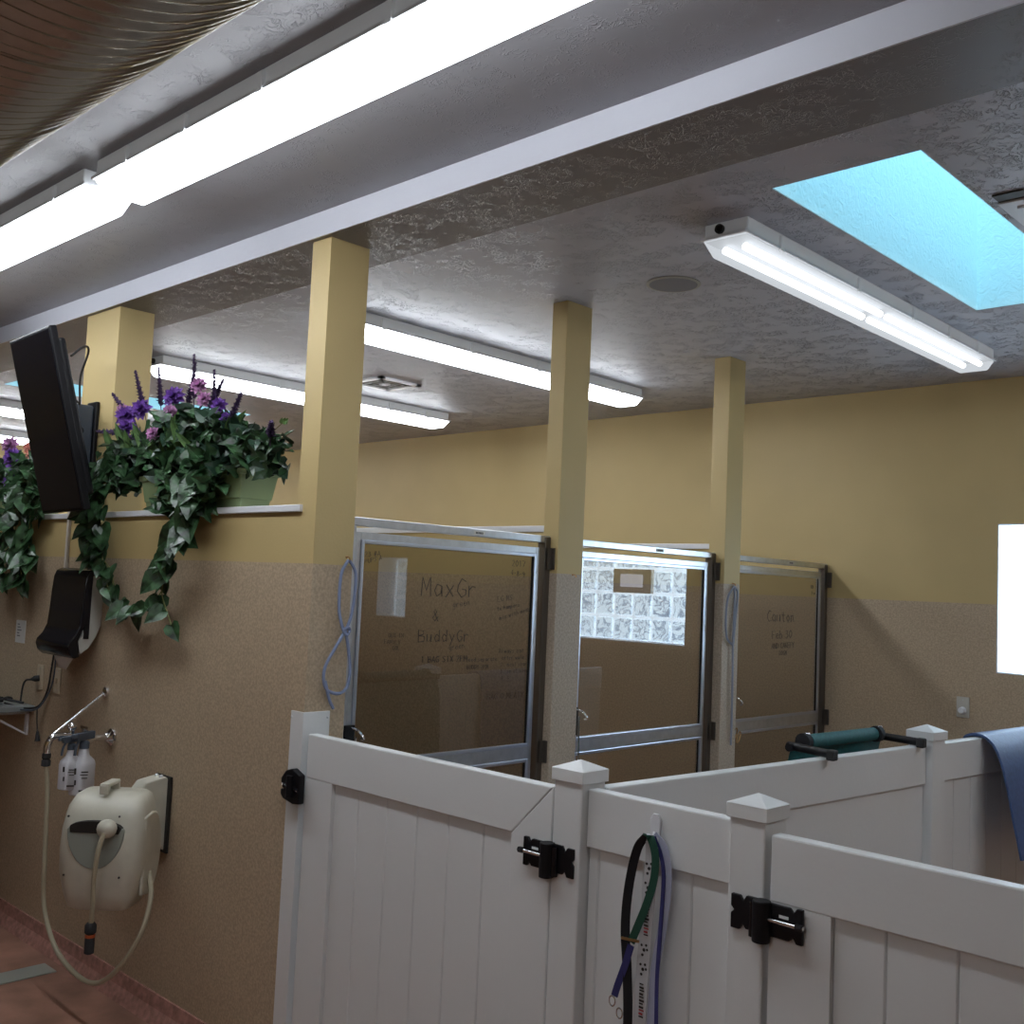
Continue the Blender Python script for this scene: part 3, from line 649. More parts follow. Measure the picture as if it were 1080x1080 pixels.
# ------------------------------------------------------------------ leash hook and leashes
yh = YW + .018
t = thing('adhesive_hook', 'white plastic hook near the top of the leash panel', 'hook', (-1.503, yh, 1.05))
b = MB(); b.prism([(-1.516, 1.02), (-1.49, 1.02), (-1.488, 1.062), (-1.496, 1.075), (-1.51, 1.075), (-1.518, 1.062)], 'y', yh, yh - .006); b.build('plate', M['white'], t, bevel=.002)
b = MB(); b.tube(smoothpath([(-1.503, yh - .005, 1.032), (-1.503, yh - .012, 1.018), (-1.503, yh - .028, 1.014), (-1.503, yh - .032, 1.03)], 5), .005, 8); b.build('prong', M['white'], t, smooth=True)
yl = yh - .018
def strap(path, wd, w, m, name, label, parts=None, t=.002, group='dog leashes on the white hook'):
    b = MB(); b.ribbon(smoothpath(path, 7), wd, w, t)
    o = b.build(name, m); tag(o, label, 'leash', group); return o
# white leash with paw prints
o = strap([(-1.499, yl - .004, 1.024), (-1.495, yl - .008, .97), (-1.502, yl - .008, .86), (-1.51, yl - .008, .72), (-1.515, yl - .008, .58), (-1.52, yl - .008, .40)], (1, 0, 0), .036, M['whiteweb'], 'dog_leash', 'white dog leash printed with black paw prints and red letters')
b = MB(); r_ = MB(); k = 0; z = .95
while z > .42:
    zz = z; xx = -1.499 - (1.0 - zz) * .035; yp = yl - .0095
    if k % 3 != 2:
        for dx, dz, rr in ((0, 0, .0042), (-.007, .010, .0032), (.006, .012, .0032), (.009, .002, .003), (-.004, -.012, .0035)):
            b.prism([(xx + dx + rr * math.cos(a), zz + dz + rr * math.sin(a)) for a in [j * math.pi / 4 for j in range(8)]], 'y', yp, yp - .0008)
        z -= .045
    else:
        for j in range(11):
            u = zz + .012 - j * .0075; tgt = r_ if j % 4 in (0, 1) and j > 5 else b
            tgt.box(xx - .006, xx + .005 + (j % 3) * .0015, yp, yp - .0008, u, u - .003 - (j % 2) * .0015)
        z -= .10
    k += 1
b.build('paw_prints', M['ink'], o); r_.build('red_letters', M['redink'], o)
# black and green slip leads
o = strap([(-1.507, yl - .012, 1.028), (-1.535, yl - .012, .99), (-1.556, yl - .012, .90), (-1.563, yl - .012, .80), (-1.552, yl - .013, .70), (-1.545, yl - .013, .58), (-1.548, yl - .013, .40)], (.7, .7, 0), .022, M['blackweb'], 'dog_leash', 'black flat dog leash, leftmost of those on the white hook')
o = strap([(-1.51, yl - .016, 1.026), (-1.492, yl - .018, 1.022), (-1.478, yl - .018, .985), (-1.480, yl - .018, .93), (-1.497, yl - .02, .87), (-1.522, yl - .02, .81), (-1.538, yl - .02, .772)], (1, .2, -.25), .019, M['greenweb'], 'dog_leash', 'dark green dog leash looped across the front of the others')
b = MB(); b.tube([(-1.565, yl - .022, .776), (-1.515, yl - .022, .780)], .0035, 8); b.build('slide_ring', M['brass'], o)
o = strap([(-1.538, yl - .02, .765), (-1.552, yl - .02, .72), (-1.572, yl - .021, .665), (-1.582, yl - .02, .635)], (1, .2, .3), .017, M['navyweb'], 'dog_leash', 'short purple blue leash end with metal rings, lower left of the bundle')
b = MB()
for cx, cz in ((-1.588, .622), (-1.565, .600)): b.tube([(cx + .009 * math.cos(a), yl - .02, cz + .012 * math.sin(a)) for a in [j * math.pi / 6 for j in range(13)]], .002, 6)
b.build('ring', M['chrome'], o, smooth=True)
o = strap([(-1.492, yl - .006, 1.026), (-1.470, yl - .006, .985), (-1.461, yl - .006, .93), (-1.466, yl - .006, .80), (-1.470, yl - .006, .70), (-1.468, yl - .006, .55), (-1.475, yl - .006, .40)], (1, 0, 0), .010, M['navyweb'], 'dog_leash', 'thin navy dog leash, rightmost of those on the white hook')
o = strap([(-1.495, yl - .003, 1.028), (-1.465, yl - .002, 1.0), (-1.452, yl - .002, .93), (-1.462, yl - .002, .82), (-1.480, yl - .003, .70), (-1.490, yl - .003, .40)], (1, 0, 0), .024, M['lilacweb'], 'dog_leash', 'pale lilac dog leash hanging behind the white paw print one')

# ------------------------------------------------------------------ slip leads on the columns
def lead(name, label, segs, m, r, hookp, hd=(1, 0, 0)):
    t = thing(name, label, 'leash', hookp)
    b = MB()
    for s in segs: b.tube(smoothpath(s, 7), r, 8)
    b.build('rope', m, t, smooth=True)
    return t
hx = -2.932
lead('slip_lead', 'light blue knotted slip lead hanging on the column by the nearest glass door', [
    [(-2.918, 2.235, 1.672), (-2.915, 2.205, 1.62), (-2.915, 2.205, 1.50), (-2.914, 2.225, 1.435), (-2.912, 2.235, 1.42)],
    [(-2.918, 2.240, 1.672), (-2.915, 2.268, 1.62), (-2.915, 2.262, 1.50), (-2.914, 2.242, 1.44), (-2.912, 2.23, 1.42)],
    [(-2.913, 2.232, 1.425), (-2.912, 2.195, 1.37), (-2.912, 2.155, 1.30), (-2.912, 2.165, 1.235), (-2.912, 2.22, 1.215), (-2.912, 2.255, 1.24), (-2.912, 2.262, 1.30), (-2.912, 2.248, 1.38), (-2.912, 2.235, 1.425)],
    [(-2.911, 2.16, 1.26), (-2.911, 2.18, 1.20), (-2.911, 2.20, 1.165)],
    [(-2.909, 2.222, 1.43), (-2.904, 2.236, 1.44), (-2.909, 2.25, 1.43), (-2.906, 2.236, 1.415), (-2.909, 2.222, 1.43)]], M['blue_rope'], .0055, (-2.93, 2.24, 1.67))
lead('slip_lead', 'grey blue slip lead hanging on the farthest column', [
    [(-2.878, 4.655, 1.66), (-2.876, 4.60, 1.60), (-2.876, 4.585, 1.50), (-2.876, 4.60, 1.40), (-2.874, 4.655, 1.36)],
    [(-2.878, 4.660, 1.66), (-2.876, 4.69, 1.62), (-2.876, 4.675, 1.50), (-2.875, 4.66, 1.37)],
    [(-2.878, 4.657, 1.66), (-2.874, 4.66, 1.60), (-2.873, 4.655, 1.45), (-2.874, 4.655, 1.36), (-2.874, 4.66, 1.2), (-2.875, 4.665, 1.0), (-2.876, 4.665, .86)]], M['grey_rope'], .0055, (-2.89, 4.66, 1.66))
def cup_hook(p, label):
    b = MB(); x, y, z = p
    b.tube(smoothpath([(x, y, z), (x + .014, y, z), (x + .022, y, z - .01), (x + .02, y, z - .002)], 4), .0022, 6); b.ball((x + .001, y, z), .004)
    o = b.build('cup_hook', M['brass'], smooth=True); tag(o, label, 'hook', 'brass hooks on the columns')
cup_hook((-2.934, 2.238, 1.682), 'brass hook holding the light blue lead on the first column')
cup_hook((-2.90, 3.41, 1.668), 'empty brass hook on the middle column')
cup_hook((-2.89, 4.657, 1.672), 'brass hook holding the grey blue lead on the farthest column')
t = thing('snap_clip', 'brass snap clips hanging beside the farthest glass door', 'clip', (-2.88, 4.80, .93))
b = MB()
for dy in (0, .035): b.tube([(-2.935, 4.80 + dy + .014 * math.cos(a) + .012 * math.sin(a), .90 + .028 * math.sin(a) - dy * .6) for a in [j * math.pi / 8 for j in range(17)]], .003, 6)
b.build('ring', M['brass'], t, smooth=True)
MB().tube([(-2.938, 4.80, .93), (-2.938, 4.795, 1.0)], .003, 6).build('cord', M['blackweb'], t)

# ------------------------------------------------------------------ mat over the fence
t0m = L1 + .44
prof = [(-.06, .55), (-.055, .8), (-.05, 1.0), (-.035, 1.085), (-.012, 1.107), (.02, 1.112), (.055, 1.105), (.095, 1.07), (.125, 1.0), (.150, .90), (.17, .80), (.188, .72), (.20, .66)]
pp = smoothpath([(o_, 0, z_) for o_, z_ in prof], 5)
b = MB(); vs = []; NT = 12; th = .009; n = len(pp)
nor = []
for i in range(n):
    tg = (pp[min(i + 1, n - 1)] - pp[max(i - 1, 0)]).normalized(); nor.append(V((-tg.z, 0, tg.x)) * -1)
for k in range(NT + 1):
    tt = t0m + .9 * k / NT
    for i in range(n):
        sag = .006 * math.sin(k * 1.3) * (max(0, 1.1 - pp[i].z))
        for sd in (0, 1):
            q = pp[i] + nor[i] * th * sd
            vs.append(along(tt, q.x + sag, q.z))
W = 2 * n; fs = []
for k in range(NT):
    for i in range(n - 1):
        a = k * W + 2 * i; c = a + W
        fs += [(a, a + 2, c + 2, c), (a + 1, c + 1, c + 3, a + 3)]
    a = k * W; fs.append((a, a + W, a + W + 1, a + 1)); a = k * W + 2 * (n - 1); fs.append((a, a + 1, a + W + 1, a + W))
for k in (0, NT):
    for i in range(n - 1): a = k * W + 2 * i; fs.append((a, a + 1, a + 3, a + 2))
b.add(vs, fs); o = b.build('rubber_mat', M['navy'], smooth=True); tag(o, 'navy blue rubber mat draped over the white fence at the right edge', 'mat')

# ------------------------------------------------------------------ teal cot lying on the fence
t = thing('dog_cot', 'teal canvas dog cot with black bars resting on the back fence', 'dog bed', along(1.3, -.1, 1.1))
zc_ = 1.118
def bar(ta, oa, tb, ob, nm, r=.014, za=1.112, zb=1.112, m='black'):
    MB().tube([along(ta, oa, za), along(tb, ob, zb)], r, 12).build(nm, M[m], t, smooth=True)
bar(1.06, -.13, 1.02, .06, 'cross_bar'); bar(1.64, -.14, 1.50 + .12, .05, 'cross_bar')
bar(1.03, -.11, 1.66, -.12, 'side_bar', .014, 1.11, 1.11)
b = MB(); b.tube([along(1.13, -.10, 1.125), along(1.56, -.105, 1.125)], .024, 16); b.build('canvas_roll', M['teal'], t, smooth=True)
vs = []; NX = 10
for k in range(NX + 1):
    for (o_, z_) in ((-.115, 1.105), (-.14, 1.0), (-.15, .85), (-.155, .70)): vs.append(along(1.05 + .6 * k / NX, o_ + .008 * math.sin(k * 1.1), z_))
b = MB(); b.add(vs, [(k * 4 + j, k * 4 + j + 1, k * 4 + 5 + j, k * 4 + 4 + j) for k in range(NX) for j in range(3)]); b.build('canvas_sling', M['teal'], t, smooth=True)
for tt in (1.11, 1.58): 
    MB().tube([along(tt - .012, -.102, 1.125), along(tt + .012, -.102, 1.125)], .029, 14).build('strap', M['blackweb'], t, smooth=True)
    MB().tube([along(tt + .0, -.098, 1.153), along(tt + .014, -.09, 1.152)], .004, 8).build('buckle', M['chrome'], t, smooth=True)
for tt, oo in ((1.02, .06), (1.62, .05)): MB().obox(along(tt, oo, 1.11), .03, .03, .034, Matrix.Identity(3)).build('foot', M['rubber'], t, bevel=.005)

# ------------------------------------------------------------------ wall bits
def wplate(x, z, w, h, m, name, label, yy=YW, group=None, toggle=True, cat='wall plate'):
    t = thing(name, label, cat, (x, yy, z), group)
    MB().box(x - w / 2, x + w / 2, yy - .006, yy - .0002, z - h / 2, z + h / 2).build('cover_plate', m, t, bevel=.003)
    if toggle: MB().box(x - .007, x + .007, yy - .016, yy - .005, z - .012, z + .012).build('switch', m, t, bevel=.002)
    for dz in (-h * .36, h * .36): MB().ball((x, yy - .0065, z + dz), .0025).build('screw', M['alu'], t)
    return t
t = wplate(-2.148, 1.072, .068, .11, M['plate'], 'wall_switch', 'small pale wall plate with a round dial on the back wall, left of the window', YB, toggle=False)
MB().lathe((-2.148, YB - .006, 1.055), [(.020, 0), (.018, -.02), (.014, -.024)], 'y', 20).build('dial', M['white'], t, smooth=True)
t = wplate(-5.05, 1.083, .07, .115, M['ivory'], 'wall_outlet', 'ivory wall outlet with a black plug, nearer the grey shelf', YW, 'ivory wall outlets', toggle=False)
t = wplate(-4.86, 1.083, .07, .115, M['ivory'], 'wall_outlet', 'ivory wall plate to the right, directly under the paper towel dispenser', YW, 'ivory wall outlets')
t = thing('paper_notice', 'small white paper tag taped on the tan wall left of the dispenser', 'sign', (-5.33, YW, 1.28))
MB().box(-5.385, -5.27, YW - .002, YW - .0003, 1.225, 1.335).build('sheet', M['paper'], t)
b = MB()
for k in range(5): b.box(-5.365, -5.34 + .012 * (k % 3), YW - .0028, YW - .002, 1.318 - k * .014, 1.312 - k * .014)
b.build('print', mat('pale_ink', (.2, .2, .22), .7), t)
# conduit
t = thing('cable_conduit', 'thin white cable cover running up the wall to the black screen', 'conduit', (-4.85, YW, 1.6))
MB().box(-4.862, -4.84, YW - .014, YW - .0003, 1.595, 1.90).build('cover', M['conduit'], t, bevel=.003)
# black cables hanging under the dispenser
def cable(pts, label, r=.0045, m='rubber', head=None):
    t = thing('loose_cable', label, 'cable', pts[0]); MB().tube(smoothpath(pts, 8), r, 8).build('cord', M[m], t, smooth=True)
    if head: MB().tube(head[0], head[1], 10).build('plug', M['rubber'], t, smooth=True)
cable([(-4.90, YW - .01, 1.21), (-4.92, YW - .01, 1.12), (-4.94, YW - .012, 1.03), (-5.0, YW - .02, .955), (-5.09, YW - .05, .935), (-5.2, YW - .1, .95)], 'black cord looping from under the dispenser down to the shelf')
cable([(-4.885, YW - .008, 1.21), (-4.89, YW - .008, 1.10), (-4.93, YW - .01, 1.02), (-5.0, YW - .03, .94), (-5.10, YW - .07, .93), (-5.2, YW - .12, .945)], 'dark blue grey cord beside the black one under the dispenser', .004, 'slate')
cable([(-5.14, YW - .05, .96), (-5.14, YW - .045, 1.03), (-5.12, YW - .04, 1.062), (-5.07, YW - .03, 1.07)], 'short black cord plugged into the ivory outlet', .0045, 'rubber', ([(-5.085, YW - .03, 1.07), (-5.06, YW - .022, 1.075), (-5.05, YW - .007, 1.078)], [.006, .015, .014]))
cable([(-5.02, YW - .02, .95), (-5.015, YW - .018, .88), (-5.005, YW - .015, .82)], 'thin black cord end dangling by the shelf bracket', .003, 'rubber', ([(-5.007, YW - .015, .835), (-5.0, YW - .015, .79)], [.006, .013]))
# shelf
t = thing('wall_shelf', 'grey wall shelf end with white bracket at the left edge', 'shelf', (-5.4, YW, .93))
MB().box(-6.3, -5.09, YW - .42, YW - .001, .915, .945).build('board', M['greytop'], t, bevel=.006)
for x in (-5.16, -6.2):
    b = MB(); b.box(x - .012, x + .012, YW - .012, YW - .0005, .80, .914); b.box(x - .012, x + .012, YW - .2, YW - .001, .900, .9145)
    b.prism([(YW - .018, .805), (YW - .004, .805), (YW - .17, .902), (YW - .19, .902)], 'x', x - .009, x + .009); b.build('bracket', M['white'], t)
t = thing('power_strip', 'black power strip lying on the grey wall shelf', 'power strip', (-5.3, YW - .15, .946))
MB().box(-5.32, -5.26, YW - .38, YW - .08, .946, .972).build('body', M['blackgloss'], t, bevel=.006)
for k in range(4): MB().box(-5.305, -5.275, YW - .36 + k * .065, YW - .33 + k * .065, .971, .9735).build('socket', M['slate'], t)
cable([(-5.29, YW - .08, .96), (-5.25, YW - .05, .962), (-5.2, YW - .09, .975), (-5.15, YW - .16, .965), (-5.17, YW - .26, .96), (-5.24, YW - .22, .985), (-5.2, YW - .12, .972), (-5.13, YW - .04, .955)], 'coiled black cord heaped on the grey shelf', .006)

# ------------------------------------------------------------------ towel dispenser
x0, x1 = -4.79, -4.46
t = thing('towel_dispenser', 'black paper towel dispenser with grey sides on the tan wall', 'dispenser', (-4.7, YW, 1.4))
def dp(off): # side profile in (y,z)
    return [(YW, 1.60), (YW - .050, 1.603), (YW - .074, 1.592), (YW - .084, 1.565), (YW - .09, 1.50), (YW - .094, 1.42), (YW - .10, 1.35), (YW - .118, 1.31), (YW - .14, 1.285), (YW - .145, 1.265), (YW - .135, 1.235), (YW - .11, 1.215), (YW - .085, 1.225)]
b = MB(); b.prism([(YW - .0005, 1.575), (YW - .058, 1.575), (YW - .062, 1.40), (YW - .085, 1.31), (YW - .105, 1.28), (YW - .085, 1.235), (YW - .05, 1.26), (YW - .02, 1.31), (YW - .0005, 1.36)], 'x', x0 + .004, x1 - .002)
b.build('body', M['grey'], t, bevel=.004)
b = MB(); prof2 = dp(0)
outer = prof2; inner = [(YW - .0008, 1.572), (YW - .052, 1.572), (YW - .060, 1.56), (YW - .066, 1.42), (YW - .078, 1.35), (YW - .098, 1.29), (YW - .103, 1.26), (YW - .09, 1.232)]
b.prism(outer[:] + inner[::-1], 'x', x0 - .003, x1 + .003)
b.build('front_cover', M['blackgloss'], t, bevel=.005, smooth=True)
b = MB(); b.box(x0 - .002, x1 + .002, YW - .078, YW - .055, 1.30, 1.575); b.prism([(YW - .10, 1.3), (YW - .135, 1.27), (YW - .12, 1.235), (YW - .09, 1.24)], 'x', x0, x1); b.build('front_fill', M['blackgloss'], t)
b = MB(); xm = -4.63
b.add([(xm - .08, YW - .10, 1.235), (xm + .10, YW - .10, 1.235), (xm - .04, YW - .085, 1.165), (xm + .03, YW - .08, 1.158), (xm - .005, YW - .115, 1.20), (xm - .08, YW - .07, 1.235), (xm + .10, YW - .07, 1.235)],
      [(0, 4, 2), (0, 1, 4), (1, 3, 4), (4, 3, 2), (5, 2, 3, 6), (0, 2, 5), (1, 6, 3)])
b.build('paper_towel', M['paper'], t)

# ------------------------------------------------------------------ portrait screen on the column
t = thing('wall_screen', 'slim black screen mounted upright and tilted on the left column', 'screen', (-4.437, 1.90, 1.840))
t.rotation_euler = (.2535, -.0208, -.0207); 
Rt = parent_world(t)
def loc(b, name, m, bevel=0, smooth=False):  # verts given in the screen's own frame
    b.v = [tuple(Rt @ V(v)) for v in b.v]; return b.build(name, m, t, bevel, smooth)
w, h = .431, .757
loc(MB().box(-w / 2, w / 2, -.02, .012, 0, h), 'bezel', M['black'], .006)
loc(MB().box(-w / 2 + .014, w / 2 - .014, -.0215, -.019, .014, h - .014), 'display', mat('dark_display', (.006, .006, .009), .1, spec=.6))
loc(MB().box(-w / 2 + .03, w / 2 - .012, .012, .045, .06, h - .05), 'back_shell', M['black'], .012)
b = MB(); b.box(-.02, .02, .045, .06, .30, .50); loc(b, 'mount_bracket', M['black'], .003)
# column arm as a thing of its own
t2 = thing('screen_mount', 'black swing arm holding the screen to the left column', 'mount', (-4.66, YW, 2.2))
b = MB(); b.box(-4.72, -4.63, YW - .022, YW - .0005, 2.02, 2.36); b.build('wall_plate', M['black'], t2, bevel=.006)
b = MB(); b.box(-4.705, -4.645, YW - .10, YW - .02, 2.07, 2.34); b.build('pivot_box', M['slate'], t2, bevel=.01)
b = MB(); b.tube([(-4.66, YW - .09, 2.19), (-4.58, YW - .13, 2.19), (-4.50, 1.955, 2.20)], .018, 12); b.build('arm', M['black'], t2, smooth=True)
b = MB(); b.tube(smoothpath([(-4.42, 1.86, 2.50), (-4.46, 1.93, 2.56), (-4.55, 1.99, 2.56), (-4.66, 2.01, 2.46), (-4.665, 2.02, 2.33)], 7), .005, 8); b.tube(smoothpath([(-4.67, 2.03, 2.33), (-4.60, 1.97, 2.34), (-4.52, 1.94, 2.24), (-4.5, 1.93, 2.15)], 6), .004, 8)
b.build('cable', M['rubber'], t2, smooth=True)

# ------------------------------------------------------------------ faucet, brace, bottles
fxx = -4.29; fz = .90
t = thing('service_faucet', 'chrome service faucet with brace rod on the tan wall', 'faucet', (fxx, YW, fz))
MB().lathe((fxx, YW - .001, fz), [(.038, 0), (.036, -.008), (.024, -.016), (.016, -.03)], 'y', 24).build('flange', M['chrome'], t, smooth=True)
b = MB(); b.tube([(fxx, YW - .02, fz), (fxx, 1.985, fz + .003)], .014, 14); b.tube([(fxx, 2.01, fz), (fxx, 1.955, fz + .005)], .023, 14); b.tube(smoothpath([(fxx, 1.97, fz + .01), (fxx, 1.88, fz + .02), (fxx, 1.845, fz + .015), (fxx, 1.83, fz - .015), (fxx, 1.828, fz - .045)], 6), [.015] * 19 + [.013] * 6, 14) if False else b.tube(smoothpath([(fxx, 1.97, fz + .01), (fxx, 1.88, fz + .02), (fxx, 1.845, fz + .015), (fxx, 1.83, fz - .015), (fxx, 1.828, fz - .045)], 6), .014, 14)
b.build('spout', M['chrome'], t, smooth=True)
b = MB(); b.cyl((fxx, 1.98, fz + .0), (fxx, 1.98, fz + .045), .013, 12); b.box(fxx - .035, fxx + .035, 1.974, 1.986, fz + .04, fz + .052); b.cyl((fxx, 1.925, fz + .015), (fxx, 1.925, fz + .05), .011, 12); b.ball((fxx, 1.925, fz + .055), .018)
b.build('tap_handle', M['chrome'], t, smooth=True)
b = MB(); b.tube([(fxx - .075, YW - .012, 1.075), (fxx - .01, 1.84, .915)], .0065, 10); b.build('brace_rod', mat('bright_steel', (.85, .85, .87), .2, .9), t, smooth=True)
MB().lathe((fxx - .077, YW - .001, 1.08), [(.024, 0), (.022, -.010), (.012, -.016)], 'y', 20).build('brace_flange', M['chrome'], t, smooth=True)
MB().lathe((fxx, 1.828, fz - .095), [(.010, .05), (.017, .048), (.017, .03), (.013, .026), (.018, .02), (.018, .0), (.010, -.003)][::-1], 'z', 16).build('hose_connector', M['rubber'], t, smooth=True)
def spray(y, x, z, sc_, label, rot):
    t = thing('spray_bottle', label, 'bottle', (x, y, z), 'spray bottles hooked on the faucet')
    s = sc_
    b = MB(); rows = [(-.165, .030, .040), (-.16, .033, .045), (-.06, .033, .045), (-.045, .030, .041), (-.025, .017, .020), (.0, .014, .014)]
    vs = []; K = 20
    for dz, rx, ry in rows:
        for k in range(K):
            a = 2 * math.pi * k / K; cx, cy = math.cos(a), math.sin(a)
            cx = math.copysign(abs(cx) ** .6, cx); cy = math.copysign(abs(cy) ** .6, cy)
            vs.append((x + rx * s * cx * math.cos(rot) - ry * s * cy * math.sin(rot), y + rx * s * cx * math.sin(rot) + ry * s * cy * math.cos(rot), z + dz * s))
    n = len(rows); fs = [(i * K + k, i * K + (k + 1) % K, (i + 1) * K + (k + 1) % K, (i + 1) * K + k) for i in range(n - 1) for k in range(K)] + [tuple(range(K))[::-1], tuple((n - 1) * K + k for k in range(K))]
    b.add(vs, fs); b.build('bottle_body', M['bottle'], t, smooth=True)
    MB().lathe((x, y, z), [(.018 * s, 0), (.018 * s, .022 * s), (.012 * s, .028 * s)], 'z', 18).build('collar', M['slate'], t, smooth=True)
    b = MB(); R = Matrix.Rotation(rot, 3, 'Z')
    b.obox(V((x, y, z + .045 * s)), .02 * s, .095 * s, .028 * s, R); b.obox(V((x, y, z + .05 * s)) + R @ V((0, -.055 * s, 0)), .014 * s, .03 * s, .016 * s, R)
    b.build('spray_head', M['slate'], t, bevel=.004)
    b = MB(); b.tube(smoothpath([V((x, y, z + .035 * s)) + R @ V((0, -.03 * s, 0)), V((x, y, z + .01 * s)) + R @ V((0, -.045 * s, 0)), V((x, y, z - .02 * s)) + R @ V((0, -.05 * s, 0))], 4), .005 * s, 8); b.build('trigger', M['slate'], t, smooth=True)
    # label marks: dark blocks on the camera facing side
    g = MB(); q = V((.905, -.425, 0)); sd = V((.425, .905, 0))
    def blk(u, dz, w_, h_):
        c0 = V((x, y, z + dz * s)) + q * .047 * s + sd * u * s
        R2 = Matrix((sd, -q, V((0, 0, 1)))).transposed(); g.obox(c0, w_ * s, .002, h_ * s, R2)
    blk(-.024, -.075, .007, .022); blk(-.022, -.115, .006, .018); blk(.008, -.078, .024, .004); blk(.006, -.088, .026, .003); blk(.008, -.10, .02, .003); blk(.006, -.145, .03, .006)
    g.build('label_print', M['ink'], t)
spray(1.965, fxx + .035, .868, 1.12, 'nearer white spray bottle with dark label marks hanging from the faucet', .5)
spray(1.915, fxx + .03, .866, .95, 'farther white spray bottle partly hidden behind the other on the faucet', .3)

# ------------------------------------------------------------------ hose reel
RC = V((-3.765, 1.862, 0)); rz = math.radians(42)      # local -Y is the front; turned towards +X
t = thing('hose_reel', 'beige wall mounted hose reel with carrying handle and hose', 'hose reel', (RC.x, RC.y, .37))
t.rotation_euler = (0, 0, rz); RR = parent_world(t)
def rl(b, name, m, bevel=0, smooth=False, sub=0):
    b.v = [tuple(RR @ V(v)) for v in b.v]; return b.build(name, m, t, bevel, smooth, sub)
# body: stacked rounded sections (half width, y front, y back, z)
rows = [(.105, -.09, .07, .012), (.118, -.10, .08, .020), (.136, -.112, .095, .07), (.152, -.125, .105, .15), (.156, -.126, .11, .22), (.153, -.120, .11, .29), (.146, -.108, .105, .345), (.140, -.098, .10, .372), (.128, -.06, .09, .405), (.11, -.02, .07, .418)]
b = MB(); K = 32; vs = []
for hw, yf, yb, z in rows:
    cy, ry = (yf + yb) / 2, (yb - yf) / 2
    for k in range(K):
        a = 2 * math.pi * k / K; c_, s_ = math.cos(a), math.sin(a)
        vs.append((hw * math.copysign(abs(c_) ** .45, c_), cy + ry * math.copysign(abs(s_) ** .5, s_), z))
n = len(rows); b.add(vs, [(i * K + k, i * K + (k + 1) % K, (i + 1) * K + (k + 1) % K, (i + 1) * K + k) for i in range(n - 1) for k in range(K)] + [tuple(range(K))[::-1], tuple((n - 1) * K + k for k in range(K))])
rl(b, 'case', M['beige'], smooth=True)
# raised side rims
b = MB(); b.prism([(-.06 + .0, .06)] + [(.01 + .10 * math.cos(a), .20 + .15 * math.sin(a)) for a in [math.pi * (k / 10. - .5) for k in range(11)]] + [(-.06, .34)], 'x', .140, .153)
rl(b, 'side_rim', M['beige'], .008)
# front window (grey) + dark slot
def arc(cx, cz, rx, rz_, a0, a1, n=14): return [(cx + rx * math.cos(math.radians(a0 + (a1 - a0) * k / n)), cz + rz_ * math.sin(math.radians(a0 + (a1 - a0) * k / n))) for k in range(n + 1)]
b = MB(); b.prism(arc(-.005, .30, .102, .135, 180, 360) + arc(-.005, .30, .102, .03, 0, 180), 'y', -.1285, -.10); rl(b, 'window', M['greyplastic'], .003)
b = MB(); b.prism([(-.095, .292)] + [(.08, .292), (.09, .312)] + arc(-.005, .312, .092, .022, 0, 180)[1:], 'y', -.132, -.10); rl(b, 'hose_slot', M['darkslot'])
b = MB(); b.tube([(-.035, -.035, .428), (-.035, -.035, .455), (.02, .03, .455), (.02, .03, .425)], .010, 8)
b = MB(); b.obox((-.01, -.01, .447), .035, .11, .014, Matrix.Rotation(.0, 3, 'Z')); b.obox((-.01, -.06, .432), .033, .014, .034, Matrix.Identity(3)); b.obox((-.01, .04, .432), .033, .014, .034, Matrix.Identity(3))
rl(b, 'carry_handle', M['beige'], .004)
for u, z in ((-.11, .345), (.075, .352), (.09, .14), (-.11, .14)): rl(MB().ball((u, -.118 if z > .3 else -.124, z), .004), 'screw', M['ink'])
rl(MB().ball((.045, -.150, .315), .036, .030, .034), 'stop_ball', M['beige'], smooth=True)
b = MB(); b.tube(smoothpath([(.045, -.172, .305), (.035, -.186, .25), (.022, -.176, .15), (.018, -.162, .05), (.014, -.152, .0), (.012, -.150, -.02)], 6), .0085, 10); rl(b, 'short_hose', M['hose'], smooth=True)
b = MB(); b.lathe((.012, -.150, -.12), [(.010, 0), (.017, .004), (.017, .06), (.012, .066), (.020, .075), (.020, .10), (.014, .108)], 'z', 16); rl(b, 'nozzle', M['rubber'], smooth=True)
rl(MB().lathe((.012, -.150, -.12), [(.0175, .058), (.0175, .068)], 'z', 16), 'nozzle_ring', M['orange'], smooth=True)
# wall bracket
b = MB(); b.prism([(YW - .001, .80), (YW - .02, .815), (YW - .10, .80), (YW - .13, .76), (YW - .06, .62), (YW - .02, .54), (YW - .001, .53)], 'x', -3.86, -3.78); b.build('wall_bracket', M['beige'], t, bevel=.006)
b = MB(); b.box(-3.88, -3.76, YW - .012, YW - .0005, .525, .815); b.build('back_plate', M['darkslot'], t, bevel=.004)
b = MB()
for x in (-3.835, -3.80): b.ball((x, YW - .03, .812), .009)
b.build('bolt', M['alu'], t, smooth=True)
b = MB(); b.tube(smoothpath([(fxx, 1.828, fz - .09), (fxx + .005, 1.84, .70), (fxx + .015, 1.845, .45), (fxx + .03, 1.85, .26), (-4.15, 1.855, .13), (-3.98, 1.86, .075), (-3.80, 1.86, .085), (-3.66, 1.87, .17), (-3.585, 1.91, .30), (-3.60, 1.95, .42), (-3.66, 1.97, .50)], 8), .0095, 10)
b.build('supply_hose', M['hose'], t, smooth=True)

